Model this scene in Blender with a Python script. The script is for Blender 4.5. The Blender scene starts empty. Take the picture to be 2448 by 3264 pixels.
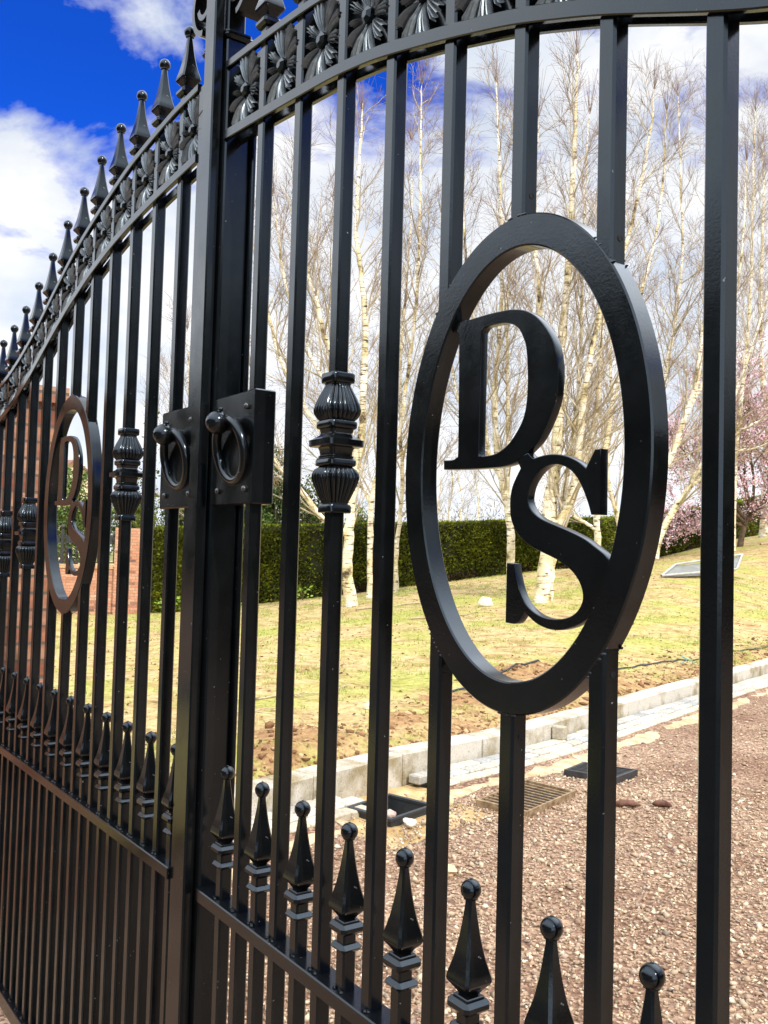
import bpy, bmesh, math, random
import numpy as np
from mathutils import Vector, Matrix, noise as mnoise
random.seed(7); RNG = np.random.default_rng(11)
SC = bpy.context.scene
COL = SC.collection
PI = math.pi
S = 0.14                      # distance between neighbouring gate bars, metres
EYE = 1.49

# ------------------------------------------------------------------ helpers
class MB:
    """collects vertices and faces, then links them as ONE mesh object"""
    def __init__(s): s.v=[]; s.f=[]; s.m=[]; s.mi=0; s.uv=None
    def add(s, vs, fs, mi=None):
        o=len(s.v); s.v.extend(vs); s.f.extend([tuple(i+o for i in f) for f in fs])
        s.m.extend([s.mi if mi is None else mi]*len(fs))
    def box(s,x0,x1,y0,y1,z0,z1,mi=None):
        vs=[(x0,y0,z0),(x1,y0,z0),(x1,y1,z0),(x0,y1,z0),(x0,y0,z1),(x1,y0,z1),(x1,y1,z1),(x0,y1,z1)]
        s.add(vs,[(0,3,2,1),(4,5,6,7),(0,1,5,4),(1,2,6,5),(2,3,7,6),(3,0,4,7)],mi)
    def cbox(s,x0,x1,y0,y1,z0,z1,c=.002,mi=None):
        """box whose twelve edges are chamfered by c"""
        bm=bmesh.new(); bmesh.ops.create_cube(bm,size=1)
        for v in bm.verts:
            v.co=((x0+x1)/2+v.co.x*(x1-x0),(y0+y1)/2+v.co.y*(y1-y0),(z0+z1)/2+v.co.z*(z1-z0))
        bmesh.ops.bevel(bm,geom=bm.edges[:],offset=c,segments=1,affect='EDGES')
        bm.verts.index_update()
        s.add([tuple(v.co) for v in bm.verts],[tuple(v.index for v in f.verts) for f in bm.faces],mi); bm.free()
    def prism(s,ring,z0,z1,mi=None):
        n=len(ring)
        vs=[(x,y,z0) for x,y in ring]+[(x,y,z1) for x,y in ring]
        fs=[(i,(i+1)%n,n+(i+1)%n,n+i) for i in range(n)]+[tuple(range(n))[::-1],tuple(range(n,2*n))]
        s.add(vs,fs,mi)
    def barz(s,x,y0,w,z0,z1,c=.003,mi=None):
        a=w/2
        s.prism([(x-a+c,y0),(x+a-c,y0),(x+a,y0+c),(x+a,y0+w-c),(x+a-c,y0+w),(x-a+c,y0+w),(x-a,y0+w-c),(x-a,y0+c)],z0,z1,mi)
    def loft(s,rings,cap0=True,cap1=True,mi=None):
        n=len(rings[0]); vs=[p for r in rings for p in r]; fs=[]
        for j in range(len(rings)-1):
            for i in range(n):
                fs.append((j*n+i,j*n+(i+1)%n,(j+1)*n+(i+1)%n,(j+1)*n+i))
        if cap0: fs.append(tuple(range(n))[::-1])
        if cap1: fs.append(tuple((len(rings)-1)*n+i for i in range(n)))
        s.add(vs,fs,mi)
    def tube(s,pts,rad,n=6,mi=None,cap=False,closed=False):
        pts=[Vector(p) for p in pts]; m=len(pts)
        if not hasattr(rad,'__len__'): rad=[rad]*m
        rings=[]; up=None
        for i,p in enumerate(pts):
            if closed: t=(pts[(i+1)%m]-pts[i-1])
            else: t=(pts[min(i+1,m-1)]-pts[max(i-1,0)])
            if t.length<1e-9: t=Vector((0,0,1))
            t.normalize()
            if up is None:
                up=Vector((1,0,0)) if abs(t.x)<.8 else Vector((0,1,0))
            a=up-t*up.dot(t)
            if a.length<1e-6: a=t.orthogonal()
            a.normalize(); b=t.cross(a); up=a
            rings.append([tuple(p+(a*math.cos(2*PI*k/n)+b*math.sin(2*PI*k/n))*rad[i]) for k in range(n)])
        if closed:
            vs=[q for r in rings for q in r]; fs=[]
            for j in range(m):
                j2=(j+1)%m
                for i in range(n): fs.append((j*n+i,j*n+(i+1)%n,j2*n+(i+1)%n,j2*n+i))
            s.add(vs,fs,mi)
        else: s.loft(rings,cap,cap,mi)
    def sphere(s,c,r,nu=16,nv=10,sc=(1,1,1),mi=None):
        vs=[];fs=[]
        for j in range(nv+1):
            a=-PI/2+PI*j/nv
            for i in range(nu):
                b=2*PI*i/nu
                vs.append((c[0]+r*sc[0]*math.cos(a)*math.cos(b),c[1]+r*sc[1]*math.cos(a)*math.sin(b),c[2]+r*sc[2]*math.sin(a)))
        for j in range(nv):
            for i in range(nu): fs.append((j*nu+i,j*nu+(i+1)%nu,(j+1)*nu+(i+1)%nu,(j+1)*nu+i))
        s.add(vs,fs,mi)
    def mesh(s,name,mats,smooth=False,angle=None):
        me=bpy.data.meshes.new(name); me.from_pydata(s.v,[],s.f)
        for m in (mats if isinstance(mats,(list,tuple)) else [mats]): me.materials.append(m)
        if any(s.m): me.polygons.foreach_set('material_index',s.m)
        if smooth: me.polygons.foreach_set('use_smooth',[True]*len(s.f))
        me.update()
        if angle is not None:
            me.polygons.foreach_set('use_smooth',[True]*len(s.f)); me.set_sharp_from_angle(angle=math.radians(angle))
        return me
    def build(s,name,mats,parent=None,smooth=False,angle=None):
        return link(name,s.mesh(name,mats,smooth,angle),parent)
def link(name,data,parent=None):
    o=bpy.data.objects.new(name,data); COL.objects.link(o)
    if parent is not None: o.parent=parent
    return o
def tag(o,label=None,cat=None,group=None,kind=None):
    if label: o['label']=label
    if cat: o['category']=cat
    if group: o['group']=group
    if kind: o['kind']=kind
    return o
def empty(name,loc,label,cat,group=None):
    o=bpy.data.objects.new(name,None); COL.objects.link(o); o.location=loc; o.empty_display_size=.2
    return tag(o,label,cat,group)
def copy_tree(o,parent=None):
    c=o.copy(); COL.objects.link(c)
    if parent is not None: c.parent=parent
    for ch in [q for q in COL.objects if q.parent==o]: copy_tree(ch,c)
    return c
def np_mesh(name,V,F,mats,col=None,smooth=False):
    """fast mesh from arrays; F is (n,3) or (n,4)"""
    V=np.asarray(V,np.float32); F=np.asarray(F,np.int32); k=F.shape[1]
    me=bpy.data.meshes.new(name)
    me.vertices.add(len(V)); me.vertices.foreach_set('co',V.ravel())
    me.loops.add(F.size); me.loops.foreach_set('vertex_index',F.ravel())
    me.polygons.add(len(F)); me.polygons.foreach_set('loop_start',np.arange(0,F.size,k,dtype=np.int32))
    me.polygons.foreach_set('loop_total',np.full(len(F),k,np.int32))
    if smooth: me.polygons.foreach_set('use_smooth',np.ones(len(F),bool))
    for m in (mats if isinstance(mats,(list,tuple)) else [mats]): me.materials.append(m)
    me.update(calc_edges=True); me.validate()
    if col is not None:
        a=me.attributes.new('tint','FLOAT_COLOR','POINT'); c=np.ones((len(V),4),np.float32); c[:,:3]=col; a.data.foreach_set('color',c.ravel())
    return me
def vnoise(x,y,seed=0):
    x=np.asarray(x,float); y=np.asarray(y,float)
    xi=np.floor(x).astype(np.int64); yi=np.floor(y).astype(np.int64); xf=x-xi; yf=y-yi
    def h(a,b):
        n=(a*374761393+b*668265263+seed*974634541)&0xffffffff; n=((n^(n>>13))*1274126177)&0xffffffff; n=n^(n>>16); return (n&0xffff)/65535.
    u=xf*xf*(3-2*xf); v=yf*yf*(3-2*yf)
    return (h(xi,yi)*(1-u)+h(xi+1,yi)*u)*(1-v)+(h(xi,yi+1)*(1-u)+h(xi+1,yi+1)*u)*v
def fbm(x,y,oct=4,seed=0):
    s=0;a=.5
    for i in range(oct): s=s+a*vnoise(x*2**i,y*2**i,seed+i); a*=.5
    return s
def catmull(pts,n):
    P=[Vector(p) for p in pts]; P=[P[0]*2-P[1]]+P+[P[-1]*2-P[-2]]; out=[]
    m=len(P)-3
    for k in range(n+1):
        t=k/n*m; i=min(int(t),m-1); f=t-i; a,b,c,d=P[i:i+4]
        out.append(.5*((2*b)+(c-a)*f+(2*a-5*b+4*c-d)*f*f+(3*b-a-3*c+d)*f**3))
    return out

# ------------------------------------------------------------------ materials
def mat(name):
    m=bpy.data.materials.new(name); m.use_nodes=True; nt=m.node_tree; nt.nodes.clear()
    out=nt.nodes.new('ShaderNodeOutputMaterial'); b=nt.nodes.new('ShaderNodeBsdfPrincipled'); nt.links.new(b.outputs[0],out.inputs[0])
    return m,nt,b
def N(nt,t,**kw):
    n=nt.nodes.new('ShaderNode'+t)
    for k,v in kw.items():
        if k in n.inputs.keys(): n.inputs[k].default_value=v
        else: setattr(n,k,v)
    return n
def ramp(nt,stops,src,interp='LINEAR'):
    r=nt.nodes.new('ShaderNodeValToRGB'); e=r.color_ramp.elements; r.color_ramp.interpolation=interp
    while len(e)<len(stops): e.new(.5)
    for q,(p,c) in zip(e,stops):
        q.position=p; q.color=(c[0],c[1],c[2],1) if hasattr(c,'__len__') else (c,c,c,1)
    nt.links.new(src,r.inputs[0]); return r
def bump(nt,b,src,strength=.3,dist=.01):
    n=N(nt,'Bump',Strength=strength,Distance=dist); nt.links.new(src,n.inputs['Height']); nt.links.new(n.outputs[0],b.inputs['Normal']); return n
def coords(nt,kind='Object',scale=None):
    t=N(nt,'TexCoord')
    if scale is None: return t.outputs[kind]
    m=N(nt,'Mapping'); m.inputs['Scale'].default_value=scale; nt.links.new(t.outputs[kind],m.inputs[0]); return m.outputs[0]
def noise(nt,vec,scale,detail=4,rough=.55):
    n=N(nt,'TexNoise',Scale=scale,Detail=detail,Roughness=rough); nt.links.new(vec,n.inputs['Vector']); return n
def mix(nt,fac,a,b,mode='MIX'):
    m=nt.nodes.new('ShaderNodeMix'); m.data_type='RGBA'; m.blend_type=mode
    for s,v in ((0,fac),(6,a),(7,b)):
        if hasattr(v,'links'): nt.links.new(v,m.inputs[s])
        elif s==0: m.inputs[0].default_value=v
        else: m.inputs[s].default_value=(v[0],v[1],v[2],1)
    return m.outputs[2]
def two_tone(name,c1,c2,scale,rough=.8,bs=.3,bd=.01,bscale=None,spec=.3,lo=.35,hi=.65,detail=5):
    m,nt,b=mat(name); v=coords(nt); n=noise(nt,v,scale,detail)
    r=ramp(nt,[(lo,c1),(hi,c2)],n.outputs[0]); nt.links.new(r.outputs[0],b.inputs['Base Color'])
    b.inputs['Roughness'].default_value=rough; b.inputs['Specular IOR Level'].default_value=spec
    n2=noise(nt,v,bscale or scale*3,4); bump(nt,b,n2.outputs[0],bs,bd); return m
def tint_mat(name,rough=.85,spec=.25,mul=None,nscale=40):
    m,nt,b=mat(name); a=N(nt,'Attribute'); a.attribute_name='tint'
    n=noise(nt,coords(nt),nscale,3); r=ramp(nt,[(.3,(.7,.7,.7)),(.7,(1.15,1.15,1.15))],n.outputs[0])
    nt.links.new(mix(nt,1.0,a.outputs['Color'],r.outputs[0],'MULTIPLY'),b.inputs['Base Color'])
    b.inputs['Roughness'].default_value=rough; b.inputs['Specular IOR Level'].default_value=spec; return m

def paint_mat():
    m,nt,b=mat('black_gloss_paint'); v=coords(nt)
    n=noise(nt,v,9,4); r=ramp(nt,[(.3,(.0016,.0019,.0022)),(.7,(.0045,.005,.0055))],n.outputs[0]); sp=noise(nt,v,170,2,.4); rs=ramp(nt,[(.765,0),(.80,.9)],sp.outputs[0]); nt.links.new(mix(nt,rs.outputs[0],r.outputs[0],(.16,.16,.155)),b.inputs['Base Color'])
    n1=noise(nt,v,14,6,.65); r1=ramp(nt,[(.35,.12),(.75,.26)],n1.outputs[0]); nt.links.new(r1.outputs[0],b.inputs['Roughness'])
    n2=noise(nt,v,300,3); bump(nt,b,n2.outputs[0],.05,.002)
    b.inputs['Specular IOR Level'].default_value=.5; b.inputs['Specular Tint'].default_value=(.70,.86,1.0,1); return m
M_PAINT=paint_mat()
M_PETAL,_nt,_b=mat('brightened_black_casting'); _n=noise(_nt,coords(_nt),60,4); _r=ramp(_nt,[(.3,(.10,.112,.118)),(.7,(.25,.275,.29))],_n.outputs[0]); _nt.links.new(_r.outputs[0],_b.inputs['Base Color']); _b.inputs['Roughness'].default_value=.27; _b.inputs['Specular IOR Level'].default_value=1.0; _b.inputs['Specular Tint'].default_value=(.7,.86,1,1); _b.inputs['Coat Weight'].default_value=.3; _b.inputs['Coat Roughness'].default_value=.2  # grey raised on the petals to stand in for sky shine
M_HOLE,_nt,_b=mat('dark_hole'); _b.inputs['Base Color'].default_value=(.003,.003,.003,1); _b.inputs['Roughness'].default_value=.9
M_STEEL,_nt,_b=mat('painted_screw'); _b.inputs['Base Color'].default_value=(.03,.035,.035,1); _b.inputs['Roughness'].default_value=.18; _b.inputs['Specular IOR Level'].default_value=.8

def brick_mat(name,course=.075,hues=((.50,.19,.10),(.62,.30,.16)),dark=(.16,.10,.09),mortar=(.30,.25,.20),rough_scale=1):
    m,nt,b=mat(name); t=N(nt,'TexCoord'); uv=t.outputs['UV']
    wob=noise(nt,uv,6,3); wv=N(nt,'VectorMath',operation='MULTIPLY_ADD'); nt.links.new(wob.outputs['Color'],wv.inputs[0]); wv.inputs[1].default_value=(.006,.006,0); nt.links.new(uv,wv.inputs[2])
    br=N(nt,'TexBrick',**{'Scale':1.0,'Mortar Size':.0065,'Mortar Smooth':.15,'Bias':0.0,'Brick Width':course*3,'Row Height':course}); br.offset=.5
    nt.links.new(wv.outputs[0],br.inputs['Vector'])
    br.inputs['Color1'].default_value=(0,0,0,1); br.inputs['Color2'].default_value=(1,1,1,1); br.inputs['Mortar'].default_value=(.5,.5,.5,1)
    r=ramp(nt,[(0,dark),(.16,hues[0]),(.5,hues[1]),(.8,hues[0]),(1,(hues[1][0]*1.05,hues[1][1]*1.2,hues[1][2]*1.3))],br.outputs['Color'])
    n=noise(nt,uv,22*rough_scale,5); rn=ramp(nt,[(.3,(.65,.62,.6)),(.7,(1.12,1.1,1.08))],n.outputs[0])
    c=mix(nt,1.0,r.outputs[0],rn.outputs[0],'MULTIPLY')
    nt.links.new(mix(nt,br.outputs['Fac'],c,mortar),b.inputs['Base Color'])
    b.inputs['Roughness'].default_value=.9; b.inputs['Specular IOR Level'].default_value=.2
    inv=N(nt,'Math',operation='MULTIPLY_ADD'); nt.links.new(br.outputs['Fac'],inv.inputs[0]); inv.inputs[1].default_value=-1; nt.links.new(n.outputs[0],inv.inputs[2])
    bump(nt,b,inv.outputs[0],.6,.008); return m
def brick_box(mb_uv,x0,x1,y0,y1,z0,z1,course=.075):
    """box with metre UVs on each face, for the brick material"""
    V,F,U=mb_uv; o=len(V)
    V+= [(x0,y0,z0),(x1,y0,z0),(x1,y1,z0),(x0,y1,z0),(x0,y0,z1),(x1,y0,z1),(x1,y1,z1),(x0,y1,z1)]
    for f,ax in (((0,1,5,4),'x'),((1,2,6,5),'y'),((2,3,7,6),'x'),((3,0,4,7),'y'),((4,5,6,7),'t'),((0,3,2,1),'t')):
        F.append(tuple(i+o for i in f))
        for i in f:
            p=V[i+o]; U.append({'x':(p[0],p[2]),'y':(p[1]+.11,p[2]),'t':(p[0],p[1])}[ax])
def brick_build(name,mbuv,m,parent=None):
    V,F,U=mbuv; me=bpy.data.meshes.new(name); me.from_pydata(V,[],F); uvl=me.uv_layers.new(name='UVMap')
    uvl.data.foreach_set('uv',[c for u in U for c in u]); me.materials.append(m); me.update(); return link(name,me,parent)

# ---- surveyed positions, metres
TREES = {
 'B1': [
  [(-18.82,12.32,0.16),(-18.89,12.15,1.02),(-18.84,12.15,1.84),(-18.80,12.15,2.67),(-18.73,12.19,3.33),(-18.63,12.28,4.09),(-18.57,12.27,5.33),(-18.50,12.23,7.09),(-18.54,12.08,8.25),(-18.58,11.95,9.12),(-18.54,11.92,10.28),(-18.47,11.92,11.42),(-18.43,11.91,12.33)],
  [(-18.78,12.17,2.80),(-18.95,12.04,3.87),(-19.21,11.75,5.40),(-19.46,11.56,5.87),(-19.65,11.24,6.57),(-19.82,10.92,7.46),(-19.93,10.69,8.45),(-19.99,10.50,9.60),(-20.02,10.40,10.36)],
  [(-18.68,12.24,3.64),(-18.72,11.85,4.97),(-18.75,11.48,6.06),(-18.76,11.18,6.81),(-18.82,11.05,7.39),(-18.93,10.82,8.15),(-18.99,10.64,9.35),(-19.01,10.53,10.38),(-19.02,10.47,11.05)],
  [(-18.74,12.21,3.03),(-19.25,11.68,4.24),(-19.72,11.21,5.16),(-20.08,10.92,5.96),(-20.21,10.69,6.70),(-20.28,10.54,7.29),(-20.38,10.33,8.10),(-20.45,10.17,8.87),(-20.48,10.07,9.64)],
  [(-18.85,12.13,1.93),(-19.06,11.52,2.31),(-19.18,10.99,2.93),(-19.29,10.52,3.39),(-19.49,10.19,3.97),(-19.62,9.93,4.85),(-19.66,9.79,5.96)],
 ],
 'B2': [
  [(-20.74,14.11,0.35),(-20.72,14.03,1.75),(-20.64,14.02,3.12),(-20.44,14.24,3.99),(-20.21,14.52,4.67),(-20.07,14.62,6.00),(-19.93,14.71,7.32),(-19.85,14.74,8.42),(-19.78,14.73,9.72),(-19.73,14.68,11.35),(-19.70,14.62,12.61),(-19.67,14.59,13.63),(-19.64,14.58,14.22)],
  [(-20.66,14.03,2.72),(-20.87,13.89,3.22),(-21.15,13.65,3.73),(-21.37,13.46,4.76),(-21.39,13.31,6.30),(-21.38,13.20,8.01),(-21.36,13.08,9.72),(-21.35,12.96,11.42)],
 ],
 'B3': [
  [(-21.56,15.55,0.40),(-21.52,15.50,1.65),(-21.44,15.54,2.59),(-21.37,15.53,3.89),(-21.39,15.44,4.87),(-21.35,15.39,6.07),(-21.32,15.33,7.44),(-21.22,15.37,8.83),(-21.18,15.36,9.52),(-21.08,15.39,11.04),(-21.04,15.34,12.29),(-21.03,15.27,13.54)],
 ],
 'B4': [
  [(-17.31,16.02,0.64),(-17.29,15.99,1.37),(-17.27,15.96,1.97),(-17.30,15.86,2.82),(-17.37,15.71,3.38),(-17.43,15.55,4.36),(-17.43,15.47,5.34),(-17.42,15.45,5.77),(-17.34,15.48,6.81),(-17.27,15.49,7.99),(-17.25,15.42,9.16),(-17.24,15.35,10.34),(-17.24,15.25,11.68),(-17.23,15.16,12.85),(-17.24,15.10,13.48)],
  [(-17.29,15.88,2.73),(-17.35,15.90,3.91),(-17.39,15.82,6.76),(-17.48,15.81,7.85),(-17.32,15.93,9.29),(-17.22,15.95,10.89),(-17.17,15.92,12.08)],
  [(-17.35,15.74,3.35),(-17.43,15.33,4.11),(-17.40,15.06,5.18),(-17.32,14.86,6.32),(-17.42,14.59,7.85),(-17.47,14.39,9.39),(-17.48,14.25,10.94),(-17.48,14.17,12.09)],
  [(-17.37,15.71,3.43),(-17.79,15.33,4.30),(-18.17,15.00,5.26),(-18.45,14.77,6.72),(-18.47,14.64,8.09),(-18.49,14.52,9.29),(-18.49,14.42,10.49)],
 ],
 'B5': [
  [(-14.77,14.60,0.50),(-14.68,14.63,1.60),(-14.61,14.64,2.73),(-14.54,14.69,3.48),(-14.49,14.71,4.23),(-14.41,14.74,5.12),(-14.42,14.67,5.84),(-14.34,14.71,6.87),(-14.27,14.73,7.91),(-14.21,14.73,8.94),(-14.16,14.72,9.90),(-14.13,14.70,10.87),(-14.08,14.68,11.83),(-14.05,14.66,12.73)],
  [(-14.66,14.74,0.55),(-14.69,14.84,1.36),(-14.69,14.98,2.13),(-14.67,15.15,3.05),(-14.56,15.23,4.03),(-14.47,15.29,4.87),(-14.40,15.29,6.13),(-14.35,15.24,7.67),(-14.29,15.21,9.07),(-14.23,15.19,10.48),(-14.16,15.19,11.67)],
  [(-14.58,14.74,2.12),(-14.35,14.80,2.46),(-14.10,14.88,3.17),(-13.87,14.84,4.85),(-13.77,14.91,5.77),(-13.63,15.03,6.79),(-13.53,15.09,7.80),(-13.45,15.12,8.82),(-13.39,15.12,10.03),(-13.35,15.11,10.84)],
  [(-14.43,14.91,2.61),(-14.37,15.23,3.39),(-14.36,15.50,3.91),(-14.32,15.76,4.93),(-14.18,15.78,7.15),(-13.89,16.10,8.45),(-13.66,16.32,9.87),(-13.48,16.45,11.28),(-13.42,16.46,12.27)],
  [(-14.48,14.71,4.18),(-14.45,14.39,5.11),(-14.39,14.11,6.09),(-14.30,13.85,7.39),(-14.31,13.73,8.73),(-14.26,13.69,10.08),(-14.22,13.67,11.09)],
 ],
 'B6': [
  [(-18.19,20.14,1.04),(-18.16,20.11,2.03),(-18.15,20.06,2.74),(-18.07,20.10,3.85),(-17.94,20.19,4.93),(-17.78,20.31,6.27),(-17.55,20.54,7.61),(-17.32,20.76,8.96),(-17.08,20.99,10.30),(-16.90,21.13,11.91),(-16.81,21.13,13.43),(-16.76,21.12,14.50)],
  [(-18.16,20.08,2.34),(-18.43,19.88,2.55),(-18.70,19.68,2.77),(-19.01,19.38,3.49),(-19.15,19.11,4.47)],
 ],
 'B7': [
  [(-20.25,25.18,1.86),(-20.06,25.39,2.58),(-19.80,25.70,3.33),(-19.54,26.02,3.96),(-19.32,26.29,4.65),(-18.93,26.74,5.83),(-18.54,27.19,7.32),(-18.21,27.54,8.79),(-17.94,27.82,10.27),(-17.72,27.99,11.95)],
  [(-19.51,26.06,4.03),(-19.21,26.65,4.58),(-18.77,27.38,5.78),(-18.22,28.32,6.46),(-17.72,28.98,7.22)],
  [(-19.25,26.36,4.88),(-18.74,26.83,5.20),(-18.13,27.47,5.31),(-17.45,28.18,5.73)],
 ],
 'B8': [
  [(-22.25,34.49,2.57),(-22.17,34.47,4.32),(-22.09,34.39,6.61),(-22.13,34.14,9.17),(-22.11,33.96,11.73),(-22.02,33.89,14.30),(-21.92,33.82,16.86),(-21.91,33.66,19.17)],
 ],
 'B9': [
  [(-18.82,22.01,1.32),(-18.88,21.83,2.58),(-19.01,21.57,3.63),(-19.05,21.45,4.38),(-18.93,21.49,6.08),(-18.92,21.38,7.50),(-18.86,21.33,9.39),(-18.76,21.31,11.28),(-18.69,21.26,13.07)],
 ],
 'B10': [
  [(-17.88,21.61,1.39),(-17.69,21.77,2.76),(-17.46,22.01,4.05),(-17.28,22.21,4.62),(-17.05,22.46,5.61),(-16.84,22.68,6.61),(-16.72,22.77,7.78),(-16.59,22.84,9.18),(-16.52,22.83,10.55),(-16.48,22.78,11.91),(-16.46,22.69,13.46),(-16.45,22.59,14.83)],
  [(-17.00,22.52,5.80),(-16.85,22.88,6.56),(-16.59,23.39,7.42),(-16.42,23.74,8.65),(-16.23,23.89,10.23),(-16.11,23.91,12.08),(-16.05,23.87,13.65)],
 ],
 'B11': [
  [(-19.00,23.48,1.73),(-18.89,23.43,4.33),(-18.73,23.50,6.29),(-18.59,23.60,7.55),(-18.49,23.69,8.33),(-18.41,23.74,9.00),(-18.33,23.79,9.88),(-18.23,23.82,11.20),(-18.22,23.69,13.15),(-18.21,23.56,14.91),(-18.21,23.45,16.28)],
 ],
 'B12': [
  [(-20.56,29.95,2.20),(-20.42,29.89,5.47),(-20.24,29.96,7.77),(-20.06,30.04,10.07),(-19.94,30.02,12.36),(-19.86,29.96,14.66),(-19.78,29.90,16.95),(-19.71,29.88,18.33)],
 ],
 'B13': [
  [(-29.03,12.78,-0.49),(-29.03,12.59,2.01),(-29.01,12.45,4.10),(-29.03,12.26,6.19),(-29.02,12.14,7.76),(-29.01,12.06,9.01)],
  [(-29.01,12.54,3.06),(-29.32,12.17,4.63),(-29.52,11.96,6.21),(-29.66,11.86,7.50)],
  [(-29.02,12.48,3.58),(-28.54,12.81,5.15),(-28.20,12.94,6.69),(-27.93,12.98,8.23)],
 ],
}
HEDGE = [(-24.58,9.52,2.02),(-24.80,10.94,2.11),(-25.24,12.76,2.24),(-24.45,15.61,2.40),(-23.44,18.80,2.58),(-22.47,21.05,2.73),(-21.65,23.09,2.85),(-23.37,29.33,3.28),(-24.22,35.04,4.07),(-25.40,40.29,4.72)]
LETTER_D = [(-0.968,0.081),(-0.843,0.078),(-0.785,0.098),(-0.760,0.152),(-0.768,0.641),(-0.782,1.208),(-0.791,1.266),(-0.831,1.314),(-0.920,1.314),(-0.922,1.380),(-0.721,1.382),(-0.659,1.374),(-0.385,1.375),(-0.180,1.366),(-0.047,1.351),(0.104,1.309),(0.231,1.236),(0.335,1.136),(0.428,1.011),(0.476,0.889),(0.499,0.743),(0.489,0.546),(0.444,0.409),(0.359,0.261),(0.281,0.168),(0.191,0.106),(0.120,0.057),(0.036,0.014),(-0.136,-0.015),(-0.384,-0.016),(-0.670,-0.008),(-0.965,0.006)]
LETTER_D_HOLE = [(-0.478,1.233),(-0.439,1.265),(-0.381,1.278),(-0.267,1.275),(-0.143,1.261),(-0.043,1.227),(0.034,1.170),(0.089,1.085),(0.128,0.990),(0.149,0.824),(0.155,0.647),(0.139,0.473),(0.100,0.360),(0.029,0.263),(-0.055,0.181),(-0.140,0.128),(-0.251,0.091),(-0.388,0.083),(-0.446,0.093),(-0.478,0.139),(-0.480,0.607)]
LETTER_S = [(0.036,0.033),(0.091,-0.051),(0.041,-0.122),(-0.010,-0.208),(-0.033,-0.310),(-0.029,-0.429),(-0.001,-0.518),(0.066,-0.606),(0.162,-0.679),(0.266,-0.728),(0.387,-0.770),(0.524,-0.816),(0.639,-0.869),(0.733,-0.934),(0.799,-1.013),(0.828,-1.099),(0.815,-1.173),(0.759,-1.244),(0.668,-1.293),(0.537,-1.316),(0.402,-1.312),(0.281,-1.276),(0.177,-1.211),(0.102,-1.114),(0.050,-0.986),(0.021,-0.877),(-0.059,-0.872),(-0.060,-1.376),(0.068,-1.371),(0.163,-1.266),(0.211,-1.298),(0.314,-1.355),(0.433,-1.387),(0.558,-1.391),(0.670,-1.368),(0.779,-1.326),(0.867,-1.266),(0.936,-1.192),(0.995,-1.110),(1.028,-1.029),(1.038,-0.950),(1.033,-0.872),(0.997,-0.794),(0.925,-0.715),(0.817,-0.656),(0.670,-0.601),(0.517,-0.552),(0.380,-0.508),(0.299,-0.472),(0.226,-0.420),(0.184,-0.361),(0.172,-0.303),(0.194,-0.217),(0.239,-0.147),(0.308,-0.086),(0.387,-0.048),(0.485,-0.035),(0.581,-0.053),(0.676,-0.100),(0.752,-0.173),(0.808,-0.257),(0.864,-0.367),(0.898,-0.459),(0.983,-0.461),(0.980,0.042),(0.926,0.042),(0.833,-0.100),(0.748,-0.043),(0.636,0.006),(0.521,0.032),(0.405,0.038),(0.305,0.029),(0.234,0.020),(0.171,0.068)]
CAM_R = [[0.573445, 0.818791, 0.027254], [0.02155, -0.048332, 0.998599], [0.818961, -0.572054, -0.045361]]
GROUND_CP = [(-4.9, 2.6, 0.13), (-5.2, 3.8, 0.13), (-5.4, 4.8, 0.13), (-6.1, 6.9, 0.13), (-6.8, 9.07, 0.13), (-7.6, 11.6, 0.14), (-9.4, 17.0, 0.2), (-10.7, 20.5, 0.25), (-13.0, 28.0, 0.5), (-26.0, 8.3, -0.38), (-25.2, 9.4, -0.35), (-26.0, 10.3, -0.35), (-27.2, 21.9, 0.46), (-26.8, 28.4, 0.9), (-31.0, 39.0, 1.8), (-35.0, 51.0, 2.9), (-40.0, 65.0, 4.0), (-18.5, 12.1, 0.22), (-20.7, 14.1, 0.3), (-14.5, 14.3, 0.5), (-17.8, 16.5, 0.72), (-18.5, 21.5, 1.3), (-21.0, 30.0, 2.0), (-14.3, 18.0, 0.95), (-22.0, 36.0, 2.9), (-26.0, 50.0, 3.6), (-10.0, 5.0, 0.1), (-10.0, 9.0, 0.2), (-15.0, 6.0, -0.1), (-15.0, 2.0, -0.25), (-20.0, 4.0, -0.35), (-8.0, 1.5, 0.05), (-30.0, 4.0, -0.6), (-40.0, 10.0, -0.8), (-45.0, 30.0, 0.5), (-25.0, -2.0, -0.5)]

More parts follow.
